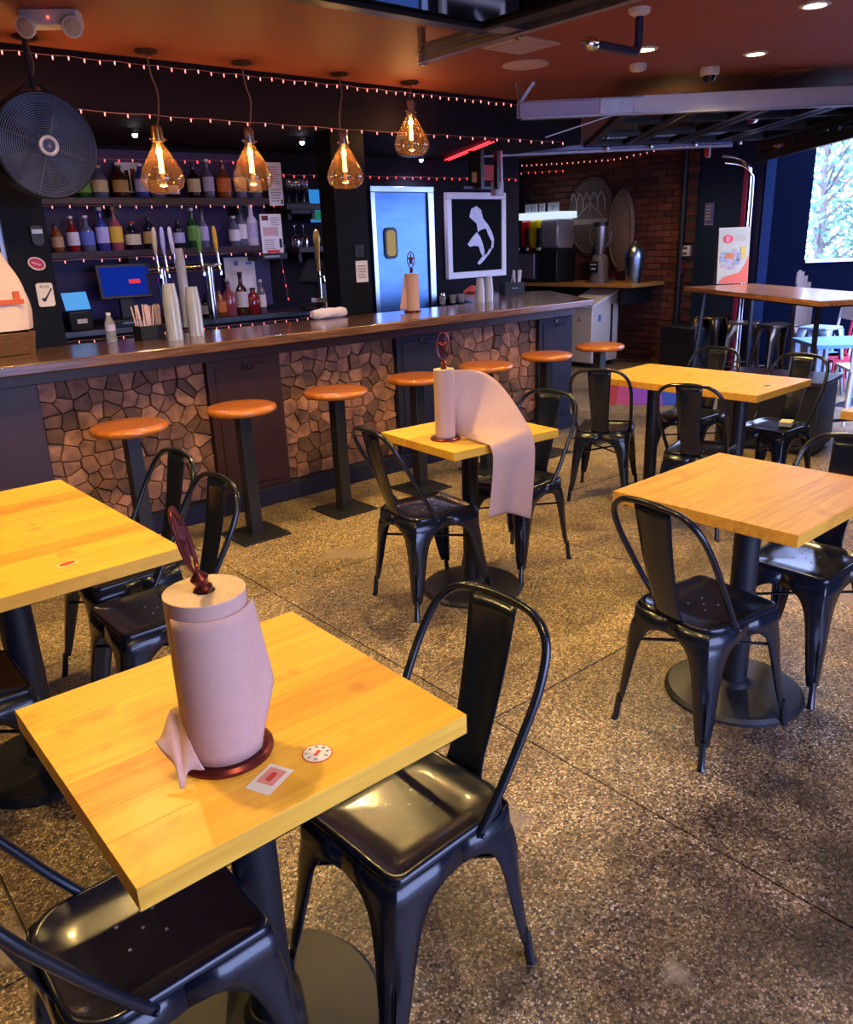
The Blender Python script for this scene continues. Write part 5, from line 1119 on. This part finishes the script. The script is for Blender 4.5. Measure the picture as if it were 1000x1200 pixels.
for s_ in (-1, 1): MB().tube(smooth([(s_*.072, 0, .50), (s_*.13, 0, .48), (s_*.145, 0, .42), (s_*.11, 0, .35), (s_*.062, 0, .33)], 4), .010, 8).build('handle', mat('smoky_steel_jar'), bl_)
ub = yat(738, 8.3); ur = thing('steel_urn', 'silver domed urn at the right end of the brick wall shelf', 'urn', (8.40, ub, 1.0005))
MB().lathe([(.085, 0), (.090, .01), (.118, .26), (.120, .30)], 28).build('body', STEEL, ur); MB().lathe([(.122, .30), (.118, .34), (.095, .40), (.05, .45), (.018, .462), (.0, .463)], 28).build('lid', STEEL, ur)
MB().lathe([(.006, .46), (.012, .475), (.008, .49), (.0, .492)], 12).build('knob', CHROME, ur)
bv = yat(684, 8.3); bo = thing('blue_bottle', 'clear and blue plastic bottle left of the blender', 'bottle', (8.52, bv-.0, 1.0005)); MB().lathe([(.04, 0), (.042, .30), (.036, .40), (.016, .47), (.015, .52)], 18).build('body', mat('blue_smoky_plastic', (.10, .12, .40), .15, trans=.4), bo); MB().cyl((0, 0, .52), .018, .03, 12).build('cap', P_['yellow'], bo)
# carved oval plaques on the brick wall
CARV = mat('carved_dark_wood', (.20, .13, .11), .5, 0, .6, 7, .5, 30, stretch=(1, 6, 1))
def plaque(lb, px0, px1, py0, py1, full=True):
    X = XB-(.03 if full else .10); a = at(px0, py0, 'x', X); b = at(px1, py1, 'x', X); cy, cz = (a.y+b.y)/2, (a.z+b.z)/2; ry, rz_ = abs(a.y-b.y)/2, abs(a.z-b.z)/2
    t = thing('carved_plaque', lb, 'wall plaque', (X, cy, cz))
    P0 = el(ry, rz_, 36); o = MB().prism(P0, 0, .03, [(1, 0), (1, .018), (.93, .03)]).build('board', CARV, t); o.rotation_euler = (PI/2, 0, -PI/2)
    MB().tube([(-.034, ry*.9*math.cos(2*PI*i/36), rz_*.9*math.sin(2*PI*i/36)) for i in range(36)], .010, 6, closed=True).build('carved_rim', CARV, t)
    if full:
        for k in range(5): MB().tube(smooth([(-.03, ry*(-.6+.3*k), rz_*.15), (-.045, ry*(-.62+.3*k), rz_*.42), (-.04, ry*(-.45+.3*k), rz_*.62), (-.035, ry*(-.30+.28*k), rz_*.45)], 4), .012, 6).build('carved_scroll', mat('carved_highlight_wood', (.42, .30, .26), .45), t)
        pk = MB().tube([(-.04, ry*.55, rz_*.0), (-.045, ry*.1, rz_*.28), (-.045, -ry*.02, rz_*.36), (-.045, -ry*.15, rz_*.26), (-.04, -ry*.55, 0)], .013, 6); pk.build('carved_peak', mat('carved_highlight_wood'), t)
        MB().box((-.045, -ry*.75, -.03*3), (-.03, ry*.75, -.02)).build('banner', mat('carved_highlight_wood'), t)
plaque('large oval carved wooden plaque on the brick wall behind the blender', 668, 720, 210, 300)
plaque('narrower carved wooden oval overlapping at the right of the plaque', 716, 742, 222, 318, False)
# white and blue cooler
cl = thing('ice_cooler', 'white upright cooler with a sloped lid, blue-lit at its side', 'cooler', (7.97, 6.30, 0), 0)
vs = [(0, 0, .06), (.52, 0, .06), (.52, .42, .06), (0, .42, .06), (0, 0, .72), (.52, 0, .89), (.52, .42, .89), (0, .42, .72)]
MB().add(vs, [(0,3,2,1),(4,5,6,7),(0,1,5,4),(1,2,6,5),(2,3,7,6),(3,0,4,7)]).build('body', mat('cream_white_enamel', (.66, .62, .58), .35), cl, bevel=.012)
lv = [(x+(-.015 if x == 0 else .0), y+(-.015 if y == 0 else .015), z+.004) for x, y, z in vs[4:]]
MB().add(lv+[(x, y, z+.035) for x, y, z in lv], [(0,3,2,1),(4,5,6,7),(0,1,5,4),(1,2,6,5),(2,3,7,6),(3,0,4,7)]).build('lid', WHITEP, cl, bevel=.008)
for x in (.06, .42): MB().box((x, .04, 0), (x+.05, .38, .06)).build('foot', BLACKMAT, cl)
wk = MB().prism([(-.035, -.035), (.035, -.035), (0, .035)], 0, .002).build('warning_mark', P_['tan'], cl, loc=(-.0005, .20, .60)); wk.rotation_euler = (PI/2, 0, -PI/2)
MB().box((.12, -.002, .56), (.17, 0, .64)).build('blue_mark', P_['blue'], cl); MB().box((.36, -.02, .25), (.38, -.001, .75)).build('door_seam_trim', BLACKMAT, cl)
# conduit, outlet and fire pull by the brick corner
q = at(797, 300, 'x', XB-.05); cdt = thing('black_conduit', 'black vertical pipe down the brick wall by the navy corner', 'pipe', (XB-.045, q.y, 0)); MB().tube([(0, 0, 0), (.0, 0, 1.2), (0, 0, CEIL-.002)], .035, 12).build('pipe', BLACKMAT, cdt)
for z in (.5, 1.4, 2.2): MB().lathe([(.045, z), (.045, z+.03)], 14).build('clamp', BLACKMAT, cdt)
q = at(800, 294, 'x', XB-.03); ol = thing('outlet_box', 'white double outlet box on the brick wall right of the black pipe', 'outlet', (XB-.03, q.y-.05, q.z)); MB().box((-.025, -.055, -.06), (.02, .055, .06)).build('plate', WHITEP, ol, bevel=.004)
for z in (-.03, .03): MB().box((-.028, -.03, z-.015), (-.0255, .03, z+.015)).build('socket', mat('dark_socket', (.08, .07, .06), .5), ol)
q = at(797, 312, 'x', XB-.03); MB().box((-.02, -.02, -.09), (.0, .02, .06)).build('red_pull', mat('dull_red_plastic', (.30, .02, .03), .5), None, loc=(XB-.03, q.y-.03, q.z)); o = SC.objects['red_pull']; tag(o, 'dull red pull handle under the white outlet box', 'alarm pull')
# blue notice on the navy wall
fw3 = Vector((-fnor.x, -fnor.y, 0)); npv = Vector((0, 0, 0)); dn_ = fw*FPX+rt*(831.5-500)-up*(251-600); kn = (FB-cnor*.012).dot(cnor)/(dn_.x*cnor.x+dn_.y*cnor.y); npos = Vector((dn_.x*kn, dn_.y*kn)); nz = HCAM+dn_.z*kn
nt_ = thing('blue_notice', 'small violet-blue notice on the navy wall left of the chrome track', 'sign', (npos.x, npos.y, nz), math.atan2(cdir.y, cdir.x)+PI)
LAV = mat('violet_notice_paper', (.16, .15, .55), .6); MB().box((-.085, -.004, -.12), (.085, .004, .12)).build('sheet', LAV, nt_)
for k in range(5): MB().box((-.07, .0042, .08-k*.035), (.02+.04*random.random(), .006, .09-k*.035)).box((-.07, -.006, .08-k*.035), (.02+.04*random.random(), -.0042, .09-k*.035)).build('text_line', PAPER, nt_)
MB().box((-.085, -.0055, -.118), (.085, .0055, -.112)).build('white_border', PAPER, nt_)

# ------------------------------------------------------------------ high table at the far opening
hc = [at(802, 336, 'z', 1.05), at(962, 353, 'z', 1.05), at(885, 331, 'z', 1.05)]
la = (hc[1]-hc[0]); la.z = 0; ln = la.length; ld = la.normalized(); lp = Vector((-ld.y, ld.x, 0)); wd = .74
mid = hc[0]+la/2+lp*wd/2; ang = math.atan2(ld.y, ld.x)
ht = thing('high_table', 'high narrow wooden table on black legs at the far opening', 'table', (mid.x, mid.y, 0), ang)
HW = wood('oiled_brown_table_wood', (.52, .22, .07), (.26, .10, .04), .25, .08, 'x', .5)
tp = MB().box((-ln/2+.002, -wd/2+.002, 1.012), (ln/2-.002, wd/2-.002, 1.046)).build('tabletop', HW, ht)
for k in range(6): MB().box((-ln/2, -wd/2+k*wd/6+.0005, 1.011), (ln/2, -wd/2+(k+1)*wd/6-.0005, 1.05)).build('board', HW, tp, bevel=.001)
for sx in (-1, 1):
    for sy in (-1, 1): MB().tube([(sx*(ln/2-.12), sy*(wd/2-.07), 0), (sx*(ln/2-.20), sy*(wd/2-.12), 1.011)], .020, 4).build('leg', BLACKMAT, ht)
    MB().tube([(sx*(ln/2-.13), -(wd/2-.08), .12), (sx*(ln/2-.13), (wd/2-.08), .12)], .014, 8).build('stretcher', BLACKMAT, ht)
MB().box((-ln/2+.15, -wd/2+.1, .985), (ln/2-.15, wd/2-.1, 1.011)).build('subframe', BLACKMAT, ht)
# promo sign
pc = at(856, 332, 'z', 1.05); ps = thing('table_sign', 'red and cream food promotion board standing on the high table', 'sign', (pc.x, pc.y, 1.0505), math.radians(-40))
sc3 = (pc-Vector((0, 0, HCAM))).dot(fw)/FPX; SH, SWd = 60*sc3*1.03, 36*sc3
def board(mb, y0, y1, z0=0, z1=SH): return mb.add([(-SWd/2, y0, z0), (SWd/2, y0, z0), (SWd/2, y1, z1), (-SWd/2, y1, z1), (-SWd/2, y0+.008, z0), (SWd/2, y0+.008, z0), (SWd/2, y1+.008, z1), (-SWd/2, y1+.008, z1)], [(0,1,2,3),(4,7,6,5),(0,4,5,1),(1,5,6,2),(2,6,7,3),(3,7,4,0)])
board(MB(), -.05, -.01).build('front_panel', mat('cream_board', (.50, .42, .25), .5), ps); board(MB(), .05, .012).build('back_panel', mat('dark_board', (.10, .05, .05), .5), ps)
def patch(nm, poly, m, k=0): 
    f = lambda x, z: (x*SWd, -.0525-k*.0006+.04*z, z*SH)
    g_ = lambda x, z: (x*SWd, -.0505+.04*z, z*SH)
    n = len(poly); MB().add([f(*p) for p in poly]+[g_(*p) for p in poly], [tuple(range(n)), tuple(range(n, 2*n))]+[(i, (i+1) % n, (i+1) % n+n, i+n) for i in range(n)]).build(nm, m, ps)
patch('red_field', [(-.48, .01), (.49, .01), (.49, .5), (.40, .36), (.22, .20), (-.3, .12)], mat('orange_red_board', (.75, .10, .03), .5))
patch('round_logo', [(-.20+.16*math.cos(a), .80+.075*math.sin(a)) for a in [2*PI*i/20 for i in range(20)]], mat('logo_red', (.70, .04, .02), .5), 1)
for x0 in (-.25, -.19): patch('logo_stroke', [(x0, .75), (x0+.02, .75), (x0+.035, .85), (x0+.015, .85)], PAPER, 3)
for k in range(3): patch('text_line', [(.0, .84-k*.035), (.38, .84-k*.035), (.38, .85-k*.035), (.0, .85-k*.035)], P_['tan'], 1)
for x0, z0, w_, h_, m_ in ((-.44, .40, .24, .10, 'brown'), (-.22, .36, .22, .11, 'amber'), (.0, .34, .20, .10, 'brown'), (-.40, .30, .18, .08, 'amber'), (-.42, .52, .30, .05, 'green'), (-.05, .48, .16, .14, 'amber'), (.10, .40, .14, .16, 'brown'), (-.16, .26, .22, .07, 'red')): patch('food_picture', [(x0, z0), (x0+w_, z0), (x0+w_*.9, z0+h_), (x0+w_*.1, z0+h_)], G_[m_], 1)
patch('beer_glass', [(.24, .44), (.36, .44), (.38, .66), (.22, .66)], P_['yellow'], 2); patch('food_picture', [(-.3, .46), (.02, .44), (.0, .54), (-.28, .55)], P_['orange'], 2)
# backless metal stools under it
def metal_stool(mtl):
    t = thing('metal_stool', '', 'stool'); MB().prism(rrect(-.15, -.15, .15, .15, .03), .64, .66, [(1, .64), (1.01, .655), (.97, .662), (.90, .658)]).build('seat', mtl, t)
    for sx in (-1, 1):
        for sy in (-1, 1):
            vs = []; 
            for z, wv in ((.64, .10), (.5, .06), (.3, .04), (0, .022)):
                k = 1+(1-z/.64)*.30; cx, cy = sx*.148*k, sy*.148*k; vs += [(cx-sx*wv, cy, z), (cx, cy, z), (cx, cy-sy*wv, z)]
            MB().add(vs, [(3*j+i, 3*j+i+1, 3*j+i+4, 3*j+i+3) for j in range(3) for i in range(2)]).build('leg', mtl, t, solid=.004)
    MB().tube([(.18, .18, .22), (-.18, .18, .22), (-.18, -.18, .22), (.18, -.18, .22)], .008, 6, closed=True).build('footrest', mtl, t); return t
GUNM = mat('gunmetal_steel', (.16, .12, .09), .3, .9); BLST = mat('pale_blue_daylit_steel', (.30, .42, .60), .35, .4)
ms0 = metal_stool(GUNM); sp_ = [(834, 372, GUNM, 'bronze metal stool right of the black speaker'), (872, 378, GUNM, 'bronze metal stool behind the chrome track foot'), (912, 381, GUNM, 'bronze metal stool under the middle of the high table'), (962, 384, BLST, 'bluish metal stool lit by daylight under the high table')]
for i, (px, py, mm, lb) in enumerate(sp_):
    q = at(px, py, 'z', .65)
    if i == 0: ms0.location = (q.x, q.y, 0); ms0['label'] = lb; ms0['group'] = 'metal stools at the high table'; r_ = ms0
    else: r_ = dup(ms0, (q.x, q.y, 0), .5*i, lb, 'metal stools at the high table')
    if mm is BLST: 
        for ch_ in r_.children: ch_.data = ch_.data.copy(); ch_.data.materials[0] = BLST  # blue daylight on this stool is put into its steel colour
# black speaker box by the brick corner
q = at(800, 428, 'z', 0); sb = thing('floor_speaker', 'black square speaker box with a blue sheen before the brick wall', 'speaker', (8.28, 5.12, 0), math.radians(-5))
MB().box((-.26, -.24, .02), (.26, .24, .56)).build('cabinet', BLACKMAT, sb, bevel=.012); MB().lathe([(.15, 0), (.16, .01), (.12, .012), (.05, .0), (.0, .004)], 26, (0, -.243, .3), Matrix.Rotation(PI/2, 3, 'X')).build('driver', RUBBER, sb)
for x in (-.2, .2): MB().box((x-.02, -.2, 0), (x+.02, .2, .02)).build('foot', RUBBER, sb)
# dark bench block behind the long table
q0_ = at(877, 415, 'z', .62); bn = thing('black_bench_box', 'large black box bench behind the long back table', 'bench', (5.83, 2.86, 0), math.radians(100))
MB().box((-.36, -.23, .03), (.36, .23, .50)).build('body', BLACKMAT, bn, bevel=.01); MB().box((-.38, -.25, .501), (.38, .25, .535)).build('top_board', mat('purple_sheen_board', (.03, .02, .045), .3), bn, bevel=.006)  # purple sheen of the top is put into the board colour
for x in (-.3, .3): MB().box((x-.03, -.2, 0), (x+.03, .2, .03)).build('foot', RUBBER, bn)
# coloured floor mat under the back table
fmq = [at(706, 459, 'z', 0), at(722, 476, 'z', 0), at(800, 462, 'z', 0), at(790, 448, 'z', 0)]
mc = sum(fmq, Vector())/4; fm = thing('floor_mat', 'magenta, violet and blue printed mat on the floor beyond the long table', 'mat', tuple(at(752, 462, 'z', 0)), math.radians(35))
for nm, a_, b_, cc in (('blue_band', -.34, -.20, (.05, .12, .55)), ('violet_band', -.20, .10, (.36, .10, .62)), ('pink_band', .10, .24, (.65, .10, .30)), ('red_band', .24, .34, (.55, .05, .06))):
    MB().box((-.55, a_, .0005), (.55, b_, .010)).build(nm, mat('mat_'+nm, cc, .5, 0, .4, 9), fm)
# patio furniture beyond the opening
def patio(px, py, z): return at(px, py, 'z', z)
def far(px, dist): d = at(px, 300, 'z', 1.5); return Vector((d.x, d.y)).normalized()*dist
bc = far(957, 8.75); br_ = thing('patio_barrel', 'pale wooden barrel-backed chair outside the far opening', 'chair', (bc.x, bc.y, -.125), 0); br_.scale = (.5, .5, .93)
for k in range(9):
    a = PI*.15+k*.16*PI/2; MB().obox((.30*math.cos(a), .30*math.sin(a), .62+.10*math.sin(PI*k/8)), (.10, .02, 1.15+.2*math.sin(PI*k/8)), Matrix.Rotation(a+PI/2, 3, 'Z')).build('stave', mat('greyed_wood_stave', (.13, .09, .07), .7), br_)
MB().lathe([(.28, .42), (.30, .44), (.28, .47), (.0, .47)], 20).build('seat', mat('lilac_cushion', (.15, .15, .30), .8), br_)
def patio_chair(lb, x, y, rz, m, seat_m):
    t = thing('patio_chair', lb, 'chair', (x, y, -.125), rz)
    for sx in (-1, 1):
        MB().tube([(sx*.2, .2, 0), (sx*.2, .18, .45)], .013, 6).build('leg', m, t); MB().tube([(sx*.2, -.24, 0), (sx*.2, -.2, .45), (sx*.2, -.26, .95)], .013, 6).build('leg', m, t)
    MB().box((-.22, -.2, .45), (.22, .2, .475)).build('seat', seat_m, t); MB().box((-.2, -.27, .80), (.2, -.245, .95)).build('backrest', m, t); return t
RED = mat('crimson_enamel', (.50, .02, .05), .4); BLU = mat('sky_blue_enamel', (.12, .35, .70), .4)
q = far(974, 9.1); patio_chair('white patio chair just outside the far opening', q.x, q.y, .8, WHITEP, BLU)
q = far(998, 8.9); patio_chair('crimson patio chair outside at the right frame edge', q.x, q.y, 1.0, RED, RED)
q = far(996, 8.05); pt_ = thing('patio_table', 'sky blue patio table outside at the right frame edge', 'table', (q.x, q.y, -.125), .8); MB().box((-.3, -.3, .70), (.3, .3, .73)).build('tabletop', BLU, pt_)
for sx in (-1, 1):
    for sy in (-1, 1): MB().box((sx*.26-.02, sy*.26-.02, 0), (sx*.26+.02, sy*.26+.02, .70)).build('leg', BLST, pt_)
q = at(1004, 440, 'z', .4); wc = thing('white_side_chair', 'cream metal chair back at the right edge below the high table', 'chair', (q.x+.16, q.y-.02, 0), .7)
MB().box((-.2, -.2, .44), (.2, .2, .46)).build('seat', WHITEP, wc); MB().box((-.2, -.2, .46), (-.185, .2, .72)).build('backrest', WHITEP, wc)
for sx in (-1, 1):
    for sy in (-1, 1): MB().tube([(sx*.2, sy*.2, 0), (sx*.18, sy*.18, .44)], .014, 6).build('leg', WHITEP, wc)
